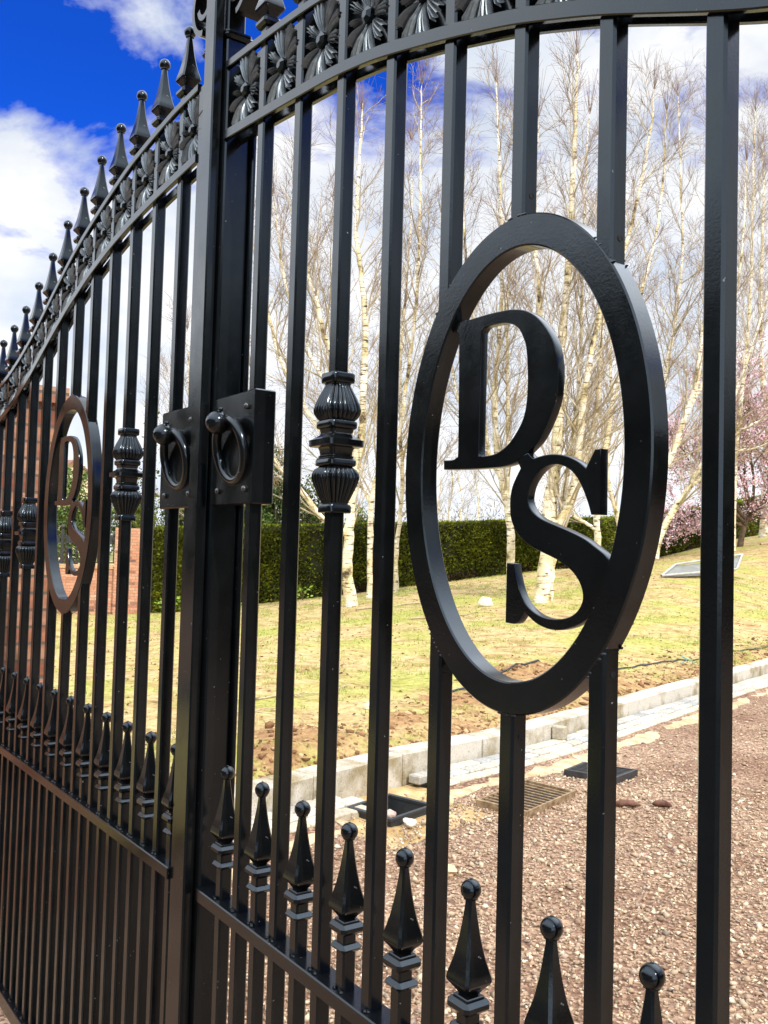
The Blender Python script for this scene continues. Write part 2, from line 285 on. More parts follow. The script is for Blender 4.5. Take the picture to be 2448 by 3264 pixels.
# ------------------------------------------------------------------ world, sun, camera
def make_world():
    w=bpy.data.worlds.new('World'); SC.world=w; w.use_nodes=True; nt=w.node_tree; nt.nodes.clear()
    out=nt.nodes.new('ShaderNodeOutputWorld')
    sky=nt.nodes.new('ShaderNodeTexSky'); sky.sky_type='NISHITA'; sky.sun_disc=False
    sky.sun_elevation=SUN_EL; sky.sun_rotation=SUN_ROT; sky.air_density=1.0; sky.dust_density=.6; sky.ozone_density=2.5
    tint=mix(nt,1.0,sky.outputs[0],(.06,.42,1.70),'MULTIPLY')
    b1=N(nt,'Background',Strength=.11); nt.links.new(tint,b1.inputs[0])
    b2=N(nt,'Background',Strength=1.0)
    t=N(nt,'TexCoord'); g=t.outputs['Generated']
    sep=N(nt,'SeparateXYZ'); nt.links.new(g,sep.inputs[0])
    mp=N(nt,'Mapping'); mp.inputs['Scale'].default_value=(1,1,1.9); mp.inputs['Location'].default_value=CLOUD_OFF; nt.links.new(g,mp.inputs[0])
    n=noise(nt,mp.outputs[0],4.2,7,.58); n.inputs['Distortion'].default_value=.25
    el=ramp(nt,[(.0,1),(.235,1),(.45,.0),(.525,.08),(.60,.85),(1,.8)],sep.outputs[2])
    el2=N(nt,'MapRange'); el2.inputs['To Min'].default_value=-.10; el2.inputs['To Max'].default_value=.34; nt.links.new(el.outputs[0],el2.inputs['Value']); el=el2
    ad=N(nt,'Math',operation='ADD'); nt.links.new(n.outputs[0],ad.inputs[0]); nt.links.new(el.outputs[0],ad.inputs[1])
    bk=N(nt,'MapRange'); bk.inputs['From Min'].default_value=-.45; bk.inputs['From Max'].default_value=-.02; bk.inputs['To Min'].default_value=.30; bk.inputs['To Max'].default_value=0; nt.links.new(sep.outputs[1],bk.inputs['Value'])
    rt=N(nt,'MapRange'); rt.inputs['From Min'].default_value=.10; rt.inputs['From Max'].default_value=.60; rt.inputs['To Min'].default_value=-.05; rt.inputs['To Max'].default_value=.115; nt.links.new(sep.outputs[1],rt.inputs['Value'])
    ad0=N(nt,'Math',operation='ADD'); nt.links.new(ad.outputs[0],ad0.inputs[0]); nt.links.new(rt.outputs[0],ad0.inputs[1]); ad=ad0
    ad2=N(nt,'Math',operation='ADD'); nt.links.new(ad.outputs[0],ad2.inputs[0]); nt.links.new(bk.outputs[0],ad2.inputs[1]); ad=ad2
    mk=ramp(nt,[(.455,0),(.51,.42),(.585,1)],ad.outputs[0])
    n2=noise(nt,mp.outputs[0],7,5); cc=ramp(nt,[(.25,(.60,.70,.86)),(.62,(1.0,1.01,1.03))],n2.outputs[0]); nt.links.new(cc.outputs[0],b2.inputs[0])
    lo0=ramp(nt,[(0,.30),(.05,.25),(.44,.02),(.54,.1),(.68,1),(1,1)],sep.outputs[2]); lo=N(nt,'MapRange'); lo.inputs['To Min'].default_value=.95; lo.inputs['To Max'].default_value=1.95
    nt.links.new(lo0.outputs[0],lo.inputs['Value']); bb=N(nt,'Math',operation='MULTIPLY_ADD'); nt.links.new(bk.outputs[0],bb.inputs[0]); bb.inputs[1].default_value=4.8; nt.links.new(lo.outputs[0],bb.inputs[2]); 
    pd=N(nt,'VectorMath',operation='DOT_PRODUCT'); nt.links.new(g,pd.inputs[0]); pd.inputs[1].default_value=(.05,.62,.783)
    pm=N(nt,'MapRange'); pm.inputs['From Min'].default_value=.80; pm.inputs['From Max'].default_value=.96; pm.inputs['To Min'].default_value=0; pm.inputs['To Max'].default_value=3.0; nt.links.new(pd.outputs['Value'],pm.inputs['Value'])
    bc=N(nt,'Math',operation='ADD'); nt.links.new(bb.outputs[0],bc.inputs[0]); nt.links.new(pm.outputs[0],bc.inputs[1]); nt.links.new(bc.outputs[0],b2.inputs[1])
    ms=nt.nodes.new('ShaderNodeMixShader'); nt.links.new(mk.outputs[0],ms.inputs[0]); nt.links.new(b1.outputs[0],ms.inputs[1]); nt.links.new(b2.outputs[0],ms.inputs[2])
    nt.links.new(ms.outputs[0],out.inputs[0])
SUN_DIR=Vector((.80,-.10,.66)).normalized()
SUN_EL=math.asin(SUN_DIR.z); SUN_ROT=math.atan2(SUN_DIR.x,SUN_DIR.y)
CLOUD_OFF=(8.7,1.2,2.2)
make_world()
sd=bpy.data.lights.new('sun','SUN'); sd.energy=3.6; sd.angle=math.radians(.5); sd.color=(1,.93,.82)
so=bpy.data.objects.new('sun',sd); COL.objects.link(so); so.rotation_euler=SUN_DIR.to_track_quat('Z','Y').to_euler(); so.location=(20,-12,25)
cd=bpy.data.cameras.new('camera'); cam=bpy.data.objects.new('camera',cd); COL.objects.link(cam); SC.camera=cam
cd.sensor_fit='VERTICAL'; cd.sensor_height=36; cd.lens=2961.4556/3264*36; cd.clip_start=.02; cd.clip_end=2000
_r,_u,_b=CAM_R
cam.matrix_world=Matrix(((_r[0],_u[0],_b[0],0),(_r[1],_u[1],_b[1],0),(_r[2],_u[2],_b[2],EYE),(0,0,0,1)))
SC.view_settings.view_transform='Standard'; SC.view_settings.look='None'; SC.view_settings.exposure=0; SC.view_settings.gamma=1
SC.render.engine='CYCLES'; SC.cycles.max_bounces=6; SC.cycles.glossy_bounces=3; SC.cycles.diffuse_bounces=2; SC.cycles.transmission_bounces=2
SC.cycles.use_denoising=True

# ------------------------------------------------------------------ the gate
# local frame of a leaf: X away from the meeting line, Y into the drive (0 = front of the bars), Z measured from the ground
def sz(z): return EYE+z*S
LOW_R=[(0,5.82),(.25,5.80),(1.01,5.727),(1.69,5.66),(2.25,5.6),(3.19,5.498),(4.07,5.343),(5.22,5.032),(6.27,4.712),(7.26,4.331),(8.26,3.878),(8.74,3.673),(10,3.25),(11.2,2.98),(12.4,2.82),(13.6,2.72),(15.6,2.66)]
LOW_L=[(0,5.82),(.74,5.786),(2.03,5.692),(3.03,5.589),(4.13,5.431),(5.36,5.163),(6.72,4.763),(8.01,4.268),(9.19,3.78),(10.79,3.22),(11.99,2.93),(13.3,2.76),(15.6,2.66)]
TOP_L=[(0,7.04),(.84,6.99),(1.46,6.975),(2.39,6.87),(3.39,6.735),(4.35,6.515),(5.40,6.24),(6.4,5.93),(7.33,5.55),(8.3,5.12),(9.23,4.72),(10.12,4.40),(11.1,4.12),(12.4,3.86),(13.6,3.73),(15.6,3.66)]
TOP_R=[(0,6.98),(.17,6.96),(.92,6.897),(1.69,6.825),(2.54,6.73),(3.4,6.60),(4.4,6.42),(5.22,6.17),(6.27,5.83),(7.26,5.43),(8.26,4.97),(9.2,4.60),(10,4.35),(11.2,4.05),(12.4,3.86),(13.6,3.76),(15.6,3.68)]
def curve_fn(tab):
    xs=np.array([a for a,_ in tab]); zs=np.array([b for _,b in tab]); g=np.linspace(0,15.6,313); y=np.interp(g,xs,zs)
    k=np.hanning(23); k/=k.sum(); yp=np.pad(y,11,mode='reflect',reflect_type='odd'); y=np.convolve(yp,k,'valid')
    return lambda x: float(np.interp(x,g,y))
def spear_mesh():
    """cast spear head: square-set faces with ridges, ball tip, collar below; z=0 at the underside of the spear"""
    mb=MB()
    prof=[(0,.095),(.025,.105),(.075,.155),(.115,.205),(.140,.222),(.170,.218),(.23,.196),(.285,.175),(.35,.153),(.41,.137),(.52,.110),(.62,.088),(.72,.071),(.80,.061),(.86,.058)]
    rings=[]
    for z,w in prof:
        a=w*.705*S; c=min(.024*S,a*.3)
        if z>.70: c=a*(.3+.25*(z-.70)/.16)
        rings.append([(a-c,-a,z*S),(a,-a+c,z*S),(a,a-c,z*S),(a-c,a,z*S),(-a+c,a,z*S),(-a,a-c,z*S),(-a,-a+c,z*S),(-a+c,-a,z*S)])
    mb.loft(rings)
    mb.sphere((0,0,.922*S),.094*S,24,16)
    mb.tube([(0,0,.845*S),(0,0,.86*S)],[.066*S,.066*S],12)
    mb.sphere((0,0,1.010*S),.016*S,8,6)
    mb.cbox(-.15*S,.15*S,-.15*S,.15*S,-.125*S,-.012*S,.036*S)
    mb.cbox(-.10*S,.10*S,-.10*S,.10*S,-.03*S,.012*S,.008*S)
    return mb.mesh('spear_finial',M_PAINT,angle=24)
def flower_mesh():
    mb=MB(); petals=[(96,22,.48),(54,16,.47),(18,14,.43),(-16,14,.40),(-50,16,.44),(-86,17,.47),(-122,17,.47),(-158,13,.40),(172,9,.30),(138,13,.36)]
    for ang,half,L in petals:
        nr,nt_=8,40; vs=[];fs=[]
        for i in range(nr+1):
            q=i/nr; rr=(.07+(L-.07)*q)
            for j in range(nt_+1):
                u=j/nt_*2-1
                wd=math.radians(half)*.90*(1.0 if q>.35 else .72+.8*q)
                a=math.radians(ang)+u*wd
                r2=rr*(1-.13*q*abs(u)**2.2)+(.012*math.cos(u*PI*5.0) if i==nr else 0)
                rib=.030*math.cos(u*PI*4.0)*min(1,q*2.2)
                y=-(.030+.055*math.sin(q*PI*.75)*(1-.75*u*u)+rib+.02*q*q)
                vs.append((r2*math.cos(a)*S,y*S,r2*math.sin(a)*S))
        n=nt_+1
        for i in range(nr):
            for j in range(nt_): fs.append((i*n+j,i*n+j+1,(i+1)*n+j+1,(i+1)*n+j))
        mb.add(vs,fs)
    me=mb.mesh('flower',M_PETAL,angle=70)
    b=MB(); rings=[]
    for y,r in ((-.02,.10),(-.085,.092),(-.12,.045)):
        rings.append([(r*S*math.cos(2*PI*k/6+.3),y*S,r*S*math.sin(2*PI*k/6+.3)) for k in range(6)])
    b.loft(rings); return me,b.mesh('boss',M_PAINT)
def baluster_mesh():
    """fluted double bulb casting threaded on a bar, origin at its middle"""
    mb=MB(); n=168
    def ring(z,h,fl):
        out=[]
        for k in range(n):
            a=2*PI*k/n; c,s_=math.cos(a),math.sin(a); p=7 if fl<.5 else 4.2
            r=1/((abs(c)**p+abs(s_)**p)**(1/p))
            r*=h*(1-(.105*(1-abs(math.sin(a*12)))**1.0 if fl>.5 else 0)*min(1,fl))
            out.append((r*c*S,r*s_*S,z*S))
        return out
    P=[(.795,.10,0),(.795,.145,0),(.78,.152,0),(.70,.152,0),(.685,.145,0),(.68,.122,0),(.665,.122,1),(.60,.150,1),(.52,.188,1),(.44,.218,1),(.375,.232,1),(.33,.226,1),(.285,.200,1),(.255,.172,1),(.25,.160,0),(.245,.178,0),(.225,.186,0),(.18,.184,0),(.165,.175,0),(.155,.155,0),(.11,.145,0),(.10,.150,0),(.085,.160,0),(.04,.225,0),(.03,.248,0),(-.035,.248,0),(-.045,.238,0),(-.055,.165,0),(-.09,.150,0),(-.14,.145,0),(-.15,.160,0),(-.17,.158,0),(-.18,.172,0),(-.20,.184,0),(-.245,.184,0),(-.262,.172,0),(-.268,.150,0),(-.272,.165,1),(-.30,.205,1),(-.35,.230,1),(-.40,.233,1),(-.47,.214,1),(-.55,.182,1),(-.63,.150,1),(-.68,.128,1),(-.69,.122,0),(-.70,.143,0),(-.72,.150,0),(-.78,.150,0),(-.79,.143,0),(-.79,.10,0)]
    mb.loft([ring(*p) for p in P]); return mb.mesh('baluster',M_PAINT,angle=32)
def poly_curve_mesh(name,loops,thick,bev,m):
    cu=bpy.data.curves.new(name,'CURVE'); cu.dimensions='2D'; cu.fill_mode='BOTH'; cu.extrude=thick/2-bev; cu.bevel_depth=bev; cu.bevel_resolution=1
    for L in loops:
        sp=cu.splines.new('POLY'); sp.points.add(len(L)-1); sp.use_cyclic_u=True
        for p,(x,y) in zip(sp.points,L): p.co=(x,y,0,1)
    tmp=bpy.data.objects.new('tmp',cu); COL.objects.link(tmp)
    bpy.context.view_layer.update(); dg=bpy.context.evaluated_depsgraph_get()
    me=bpy.data.meshes.new_from_object(tmp.evaluated_get(dg)); bpy.data.objects.remove(tmp); bpy.data.curves.remove(cu)
    me.name=name; me.materials.clear(); me.materials.append(m)
    me.transform(Matrix(((1,0,0,0),(0,0,1,0),(0,1,0,0),(0,0,0,1)))); me.flip_normals()
    me.polygons.foreach_set('use_smooth',[True]*len(me.polygons)); me.set_sharp_from_angle(angle=math.radians(35)); return me
def soft(L,corner=48):
    """round an outline: Catmull-Rom through its points, sharp where it turns hard"""
    n=len(L); out=[]
    hard=[]
    for i in range(n):
        a=Vector(L[i])-Vector(L[i-1]); b=Vector(L[(i+1)%n])-Vector(L[i]); hard.append(math.degrees(a.angle(b))>corner)
    for i in range(n):
        p1=Vector(L[i]); p2=Vector(L[(i+1)%n]); p0=p1*2-p2 if hard[i] else Vector(L[i-1]); p3=p2*2-p1 if hard[(i+1)%n] else Vector(L[(i+2)%n])
        for k in range(4):
            f=k/4; q=.5*((2*p1)+(p2-p0)*f+(2*p0-5*p1+4*p2-p3)*f*f+(3*p1-p0-3*p2+p3)*f**3); out.append((q.x*S,q.y*S))
    return out
ME_SPEAR=spear_mesh(); ME_FLOWER,ME_BOSS=flower_mesh(); ME_BAL=baluster_mesh()
_ls=[(x+(.055 if x>.93 and -1.25<z<-.7 else 0),z) for x,z in LETTER_S]
ME_D=poly_curve_mesh('letter',[soft(LETTER_D),soft(LETTER_D_HOLE)],.012,.001,M_PAINT)
ME_S=poly_curve_mesh('letter',[soft(_ls)],.012,.001,M_PAINT)
BW=.0245; NB=15; OV=6.33; OVZ=.82; OA,OB,OT=1.525,2.155,.275
BAL={3:1.24,9:.25,11:0.0}
def make_leaf(label,m,low,top,loc,rotz):
    root=empty('metal_gate',loc,label,'gate'); root.rotation_euler=(0,0,rotz)
    zl=curve_fn(low); zt=curve_fn(top)
    X=lambda x: m*x*S
    def bx(mb,x0,x1,*r,**k):
        a,b=sorted((X(x0),X(x1))); mb.cbox(a,b,*r,**k)
    # stile
    mb=MB(); bx(mb,-.14 if m>0 else .20,.31 if m>0 else .66,-.0034,.050,.075,sz(6.95),c=.003)
    bx(mb,-.10 if m>0 else .24,.20 if m>0 else .56,.0,.046,sz(6.95),sz(7.36),c=.003)
    bx(mb,-.13 if m>0 else .22,.25 if m>0 else .60,-.006,.062,sz(7.36),sz(7.44),c=.005)
    bx(mb,-.12 if m>0 else .23,.22 if m>0 else .58,-.003,.056,sz(7.44),sz(7.50),c=.006)
    bx(mb,-.10 if m>0 else .26,.14 if m>0 else .50,.004,.044,sz(7.50),sz(8.9),c=.003)
    mb.build('stile',M_PAINT,root)
    mb=MB(); bx(mb,NB+.34+.55,NB+.34+.95,-.0034,.050,.075,sz(zt(15.6)+.3),c=.003); mb.build('stile',M_PAINT,root)
    # scroll on top of the stile
    mb=MB(); cx,cz=(.50,8.05) if m>0 else (.62,8.28)
    pts=[]
    for k in range(40):
        a=-PI*.5+ k/39*PI*2.35; r=(.46 if m>0 else .50)*(1-.55*k/39)
        pts.append((X(cx+r*math.cos(a)*.8),sz(cz+r*math.sin(a))))
    rings=[]
    for i,(x,z) in enumerate(pts):
        x1,z1=pts[min(i+1,39)]; x0,z0=pts[max(i-1,0)]; dx,dz=x1-x0,z1-z0; l=math.hypot(dx,dz); nx,nz=-dz/l*.006,dx/l*.006
        rings.append([(x-nx,-.004,z-nz),(x+nx,-.004,z+nz),(x+nx,.050,z+nz),(x-nx,.050,z-nz)])
    mb.loft(rings); mb.build('scroll',M_PAINT,root)
    if m<0:
        mb=MB(); mb.cbox(-.16*S,.16*S,-.0254,-.0036,.06,sz(9.3),c=.003)
        mb.build('cover_strip',M_PAINT,root)
    else:
        mb=MB(); mb.cbox(-.16*S,.415*S,.0502,.0585,.06,sz(6.7),c=.002)
        mb.build('cover_strip',M_PAINT,root)
    # rails
    x0=.30 if m>0 else .65; x1=NB+.34+.56
    def sweep(fn,th,y0,y1,name,up):
        mb=MB(); rings=[]; n=110
        for i in range(n+1):
            x=x0+(x1-x0)*i/n; z=fn(x); d=(fn(min(x+.05,15.6))-fn(max(x-.05,0)))/.1; l=math.sqrt(1+d*d)
            za,zb=(z,z+th*l) if up else (z-th*l,z)
            c=.0016
            r=[(X(x),y0+c,sz(za)),(X(x),y1-c,sz(za)),(X(x),y1,sz(za)+c),(X(x),y1,sz(zb)-c),(X(x),y1-c,sz(zb)),(X(x),y0+c,sz(zb)),(X(x),y0,sz(zb)-c),(X(x),y0,sz(za)+c)]
            rings.append(r if m<0 else r[::-1])
        mb.loft(rings); mb.build(name,M_PAINT,root)
    sweep(zl,.145,-.0075,.0030,'rail',True); sweep(zl,.145,.0215,.0325,'rail',True)
    sweep(zt,.115,-.0075,.0030,'rail',False); sweep(zt,.115,.0215,.0325,'rail',False)
    sweep(lambda x:(zl(x)+zt(x))/2-.42,.84,.0172,.0192,'back_panel',True)
    def straight(za,zb,y0,y1,name,welds):
        mb=MB(); bx(mb,x0,x1,y0,y1,sz(za),sz(zb),c=.002)
        if welds:
            for j in range(NB+1):
                for xx in (j+.34,j+.84):
                    if xx<x0+.2: continue
                    for q in range(3):
                        mb.sphere((X(xx+random.uniform(-.09,.09)),random.uniform(-.003,.0005),sz(zb)+.001),random.uniform(.0025,.0045),6,4,(1.3,1,.9))
        mb.build(name,M_PAINT,root)
    straight(-4.79,-4.615,-.0105,.0345,'rail',True); straight(-10.06,-9.745,-.0105,.0345,'rail',True)
    # bars
    for j in range(1,NB+1):
        x=j+.34; mb=MB(); dx=x-OV
        if abs(dx)<OA:
            h=OB*math.sqrt(1-(dx/OA)**2)-.12
            if abs(dx)>.5: h+=-.10
            mb.barz(X(x),0,BW,sz(OVZ+h),sz(zt(x)-.02)); mb.barz(X(x),0,BW,sz(-10.0),sz(OVZ-h))
            for sg in (1,-1):      # weld run where the bar meets the oval
                for q in range(7):
                    xx=x-.095+.19*q/6; zz=OVZ+sg*(OB*math.sqrt(max(0,1-((xx-OV)/OA)**2))+.004)
                    for yy in (.0012,BW-.001): mb.sphere((X(xx),yy,sz(zz)),random.uniform(.0013,.0026),6,4,(1.9,.8,.9))
            for zz in (OVZ+h+.30,OVZ-h-.30):      # small drain hole beside the weld
                mb.tube([(X(x)+m*BW/2-.001,BW*.55,sz(zz)),(X(x)+m*BW/2+.0006,BW*.55,sz(zz))],.0036,12,mi=1,cap=True)
        else: mb.barz(X(x),0,BW,sz(-10.0),sz(zt(x)-.02))
        mb.build('bar',[M_PAINT,M_HOLE],root)
        # spear finial above the top rail
        f=link('spear_finial',ME_SPEAR,root); f.location=(X(x),BW/2,sz(zt(x)+.245))
        st=MB(); st.barz(0,-BW/2,BW,-.30*S,-.10*S); st.build('stub',M_PAINT,f)
        if j in BAL:
            b=link('baluster',ME_BAL,root); b.location=(X(x),BW/2,sz(BAL[j]))
    for j in range(0,NB+1):
        x=j+.84; w=BW*.94
        mb=MB(); mb.barz(X(x),.0006,w,sz(-10.0),sz(-4.0)); 
        mb.cbox(X(x)-.135*S,X(x)+.135*S,BW/2-.135*S,BW/2+.135*S,sz(-4.21),sz(-4.125),c=.0055)
        mb.build('short_bar',M_PAINT,root)
        f=link('spear_finial',ME_SPEAR,root); f.location=(X(x),BW/2,sz(-3.895))
        xf=x if j else .80
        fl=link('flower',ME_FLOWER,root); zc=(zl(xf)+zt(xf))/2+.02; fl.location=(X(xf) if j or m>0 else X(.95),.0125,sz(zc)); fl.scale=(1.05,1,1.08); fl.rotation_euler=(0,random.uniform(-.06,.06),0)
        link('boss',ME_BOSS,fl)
    # oval with the monogram
    mb=MB(); rings=[]; n=128
    for k in range(n):
        a=2*PI*k/n; c,s_=math.cos(a),math.sin(a)
        nx,nz=c/OA,s_/OB; l=math.hypot(nx,nz); nx/=l; nz/=l
        po=(OA*c,OB*s_); pi_=(po[0]-nx*OT,po[1]-nz*OT); e=.013
        P=[(po[0]-nx*e,-.0012,po[1]-nz*e),(pi_[0]+nx*e,-.0012,pi_[1]+nz*e),(pi_[0],.0008,pi_[1]),(pi_[0],.0244,pi_[1]),(pi_[0]+nx*e,.0264,pi_[1]+nz*e),(po[0]-nx*e,.0264,po[1]-nz*e),(po[0],.0244,po[1]),(po[0],.0008,po[1])]
        rings.append([(m*OV*S+p[0]*S,p[1],sz(OVZ)+p[2]*S) for p in P])
    V=[q for r in rings for q in r]; F=[]
    for j in range(n):
        for i in range(8): F.append((j*8+i,j*8+(i+1)%8,((j+1)%n)*8+(i+1)%8,((j+1)%n)*8+i))
    mb.add(V,F); ov=mb.build('oval_frame',M_PAINT,root,angle=20)
    for me,lab in ((ME_D,'serif letter D'),(ME_S,'serif letter S')):
        l=link('letter',me,ov); l.location=(m*OV*S,.012,sz(OVZ)); l['label']=lab
    # lock box with ring handle
    mb=MB(); xa,xb=(.312,1.585) if m>0 else (.17,1.50)
    bx(mb,xa,xb,-.009,.034,sz(.60),sz(2.09),c=.0025); lk=mb.build('lock_box',M_PAINT,root)
    xc=(xa+xb)/2+(.02 if m>0 else .0)
    for sx in (-1,1):
        for zz in (.80,1.88):
            b=MB(); cx=xc+sx*(.40 if m>0 else .44); cx=min(max(cx,.3),2)
            b.tube([(X(cx),-.0088,sz(zz)),(X(cx),-.0125,sz(zz)),(X(cx),-.0145,sz(zz)),(X(cx),-.0155,sz(zz))],[.0062,.0060,.0042,.001],12,cap=True); b.build('screw',M_STEEL,lk,smooth=True)
    xk=xc+.0 if m>0 else xc+.02
    b=MB(); b.sphere((X(xk),-.041,sz(1.68)),.158*S,28,18,(1,1.02,1)); b.tube([(X(xk),-.008,sz(1.68)),(X(xk),-.035,sz(1.68))],[.014,.012],18)
    b.sphere((X(xk)+.010,-.040,sz(1.85)),.0042,10,6); b.build('knob',M_PAINT,lk,smooth=True)
    b=MB(); pts=[]
    for k in range(56):
        a=2*PI*k/56; dz=math.cos(a)*.40-.40+.04; pts.append((X(xk)+math.sin(a)*.40*S+.009,-.028-dz*.022/.8,sz(1.68+dz)))
    b.tube(pts,.064*S,14,closed=True); b.build('ring_handle',M_PAINT,lk,smooth=True)
    return root
XC=-12.27*S; YG=.765
make_leaf('right black metal gate leaf, near the viewer, with large oval DS monogram',1,LOW_R,TOP_R,(XC,YG,0),0)
make_leaf('left black metal gate leaf, farther away, running back to the brick pier',-1,LOW_L,TOP_L,(XC,YG-.001,0),.0158)

# ------------------------------------------------------------------ ground
_CP=np.array(GROUND_CP,float)
def _tps():
    n=len(_CP); X=_CP[:,:2]/10.; d=np.linalg.norm(X[:,None]-X[None],axis=-1)
    K=np.where(d>0,d*d*np.log(d+1e-12),0)+.02*np.eye(n); P=np.hstack([np.ones((n,1)),X])
    return np.linalg.solve(np.block([[K,P],[P.T,np.zeros((3,3))]]),np.concatenate([_CP[:,2],np.zeros(3)]))
_W=_tps()
def lz(x,y):
    x=np.atleast_1d(np.asarray(x,float)); y=np.atleast_1d(np.asarray(y,float)); out=np.zeros(x.shape); n=len(_CP)
    xf,yf,of=x.ravel()/10.,y.ravel()/10.,np.zeros(x.size)
    for i in range(0,x.size,20000):
        Q=np.stack([xf[i:i+20000],yf[i:i+20000]],-1); d=np.linalg.norm(Q[:,None,:]-_CP[None,:,:2]/10.,axis=-1)
        of[i:i+20000]=np.where(d>0,d*d*np.log(d+1e-12),0)@_W[:n]+_W[n]+Q@_W[n+1:]
    return of.reshape(x.shape)
KL=[(-4.30,1.15),(-4.62,2.0),(-4.92,3.0),(-5.13,3.75),(-5.24,4.31),(-5.33,4.8),(-5.53,5.57),(-5.97,6.93),(-6.66,9.07),(-7.04,10.3),(-7.44,11.6),(-8.25,14),(-9.3,17),(-10.7,20.5),(-13,27),(-16,35)]
_kx=[p[0] for p in KL]; _ky=[p[1] for p in KL]
_dy=np.linspace(1.15,35,700); _dx=np.interp(_dy,_ky,_kx); _k=np.hanning(31); _k/=_k.sum(); _dx=np.convolve(np.pad(_dx,15,mode='reflect',reflect_type='odd'),_k,'valid')
def kx(y): return np.interp(y,_dy,_dx)
def kerb_pt(y,off):
    """point beside the kerb face at y, off metres to the drive side"""
    d=(kx(y+.05)-kx(y-.05))/.1; l=math.hypot(d,1); return (kx(y)+off/l, y-off*d/l)

M_LAWN,nt,b=mat('worn_lawn'); v=coords(nt)
n1=noise(nt,v,.55,6,.6); n2=noise(nt,v,3.2,6,.65); n3=noise(nt,v,16,5,.7)
base=ramp(nt,[(.32,(0.271,0.170,0.078)),(.45,(0.455,0.340,0.163)),(.58,(0.581,0.476,0.257)),(.72,(0.368,0.369,0.101))],n2.outputs[0])
gm=ramp(nt,[(.46,0),(.62,.75)],n1.outputs[0]); c=mix(nt,gm.outputs[0],base.outputs[0],(.38,.42,.10))
sp=ramp(nt,[(.33,(.36,.28,.20)),(.45,(.85,.80,.75)),(.7,(1.15,1.12,1.06))],n3.outputs[0]); c=mix(nt,1.0,c,sp.outputs[0],'MULTIPLY')
at_=N(nt,'Attribute'); at_.attribute_name='tint'; sepc=N(nt,'SeparateColor'); nt.links.new(at_.outputs['Color'],sepc.inputs[0])
soil=ramp(nt,[(.3,(.19,.10,.045)),(.6,(.40,.24,.115))],n3.outputs[0]); mm=N(nt,'Math',operation='MULTIPLY_ADD'); nt.links.new(n2.outputs[0],mm.inputs[0]); mm.inputs[1].default_value=.9; nt.links.new(sepc.outputs[0],mm.inputs[2])
sf=ramp(nt,[(.86,0),(1.06,.95)],mm.outputs[0]); c=mix(nt,sf.outputs[0],c,soil.outputs[0]); nt.links.new(c,b.inputs['Base Color'])
b.inputs['Roughness'].default_value=.95; b.inputs['Specular IOR Level'].default_value=.1
nb=noise(nt,v,28,6,.7); bump(nt,b,nb.outputs[0],.8,.03)
MOUNDS=[(-5.75,3.35,.55,.09),(-5.35,2.95,.35,.06),(-6.55,5.55,.6,.07),(-7.2,6.9,.8,.22),(-7.3,8.1,.5,.09),(-6.1,4.5,.4,.05)]
def soil_amt(x,y,u):
    s=np.exp(-(u/1.5)**2)*.46
    for mx,my,r,h in MOUNDS: s=np.maximum(s,.75*np.exp(-((x-mx)**2+(y-my)**2)/(r*r)))
    return s
def lawn_z(x,y,u=None):
    x=np.atleast_1d(np.asarray(x,float)); y=np.atleast_1d(np.asarray(y,float))
    if u is None: u=kx(np.clip(y,1.15,35))-.2-x
    z=lz(x,y); s=soil_amt(x,y,np.maximum(u,0)); fade=np.clip((u-.02)/.25,0,1)
    for mx,my,r,h in MOUNDS: z=z+fade*h*np.exp(-((x-mx)**2+(y-my)**2)/(r*r))*(.6+.8*fbm(x*4,y*4,4,5))
    z=z+fade*s*(fbm(x*7,y*7,4,9)-.45)*.11+fade*(fbm(x*2,y*2,3,3)-.45)*.03
    return z-.02*(1-fade)
vv=np.concatenate([np.linspace(-12,1.2,60)[:-1],np.linspace(1.2,11,280)[:-1],np.linspace(11,30,150)[:-1],np.linspace(30,90,70)])
uu=np.concatenate([np.linspace(0,3.5,100)[:-1],np.linspace(3.5,12,90)[:-1],np.linspace(12,70,80)])
VV,UU=np.meshgrid(vv,uu,indexing='ij'); XX=kx(np.clip(VV,1.15,35))-.19-UU; XX=XX+np.where(VV<1.15,-.0,0); ZZ=lawn_z(XX,VV,UU)
nv,nu=VV.shape; idx=np.arange(nv*nu).reshape(nv,nu)
F=np.stack([idx[:-1,:-1],idx[:-1,1:],idx[1:,1:],idx[1:,:-1]],-1).reshape(-1,4)
so_=soil_amt(XX,VV,UU).ravel()
tag(link('lawn',np_mesh('lawn',np.stack([XX,VV,ZZ],-1).reshape(-1,3),F,M_LAWN,col=np.stack([so_,so_,so_],-1),smooth=True)),kind='structure')

M_GRAVEL,nt,b=mat('gravel_bed'); v=coords(nt); vo=N(nt,'TexVoronoi',Scale=62.0); nt.links.new(v,vo.inputs['Vector'])
sepc=N(nt,'SeparateColor'); nt.links.new(vo.outputs['Color'],sepc.inputs[0])
r=ramp(nt,[(0,(0.144,0.088,0.060)),(.4,(0.265,0.169,0.114)),(.75,(0.365,0.252,0.173)),(1,(0.497,0.386,0.271))],sepc.outputs[0])
n1=noise(nt,v,1.3,5); r1=ramp(nt,[(.35,(.70,.60,.55)),(.65,(1.1,1.08,1.05))],n1.outputs[0])
nt.links.new(mix(nt,1.0,r.outputs[0],r1.outputs[0],'MULTIPLY'),b.inputs['Base Color']); b.inputs['Roughness'].default_value=.9; b.inputs['Specular IOR Level'].default_value=.2
bump(nt,b,vo.outputs['Distance'],1.0,.012)
GZ=-.052
def gz(x,y): return GZ+.018*(fbm(np.asarray(x)*1.3,np.asarray(y)*1.3,4,21)-.45)
gy=np.concatenate([np.linspace(.95,13,190)[:-1],np.linspace(13,70,50)]); gu=np.concatenate([np.linspace(.36,5.5,110)[:-1],np.linspace(5.5,60,50)])
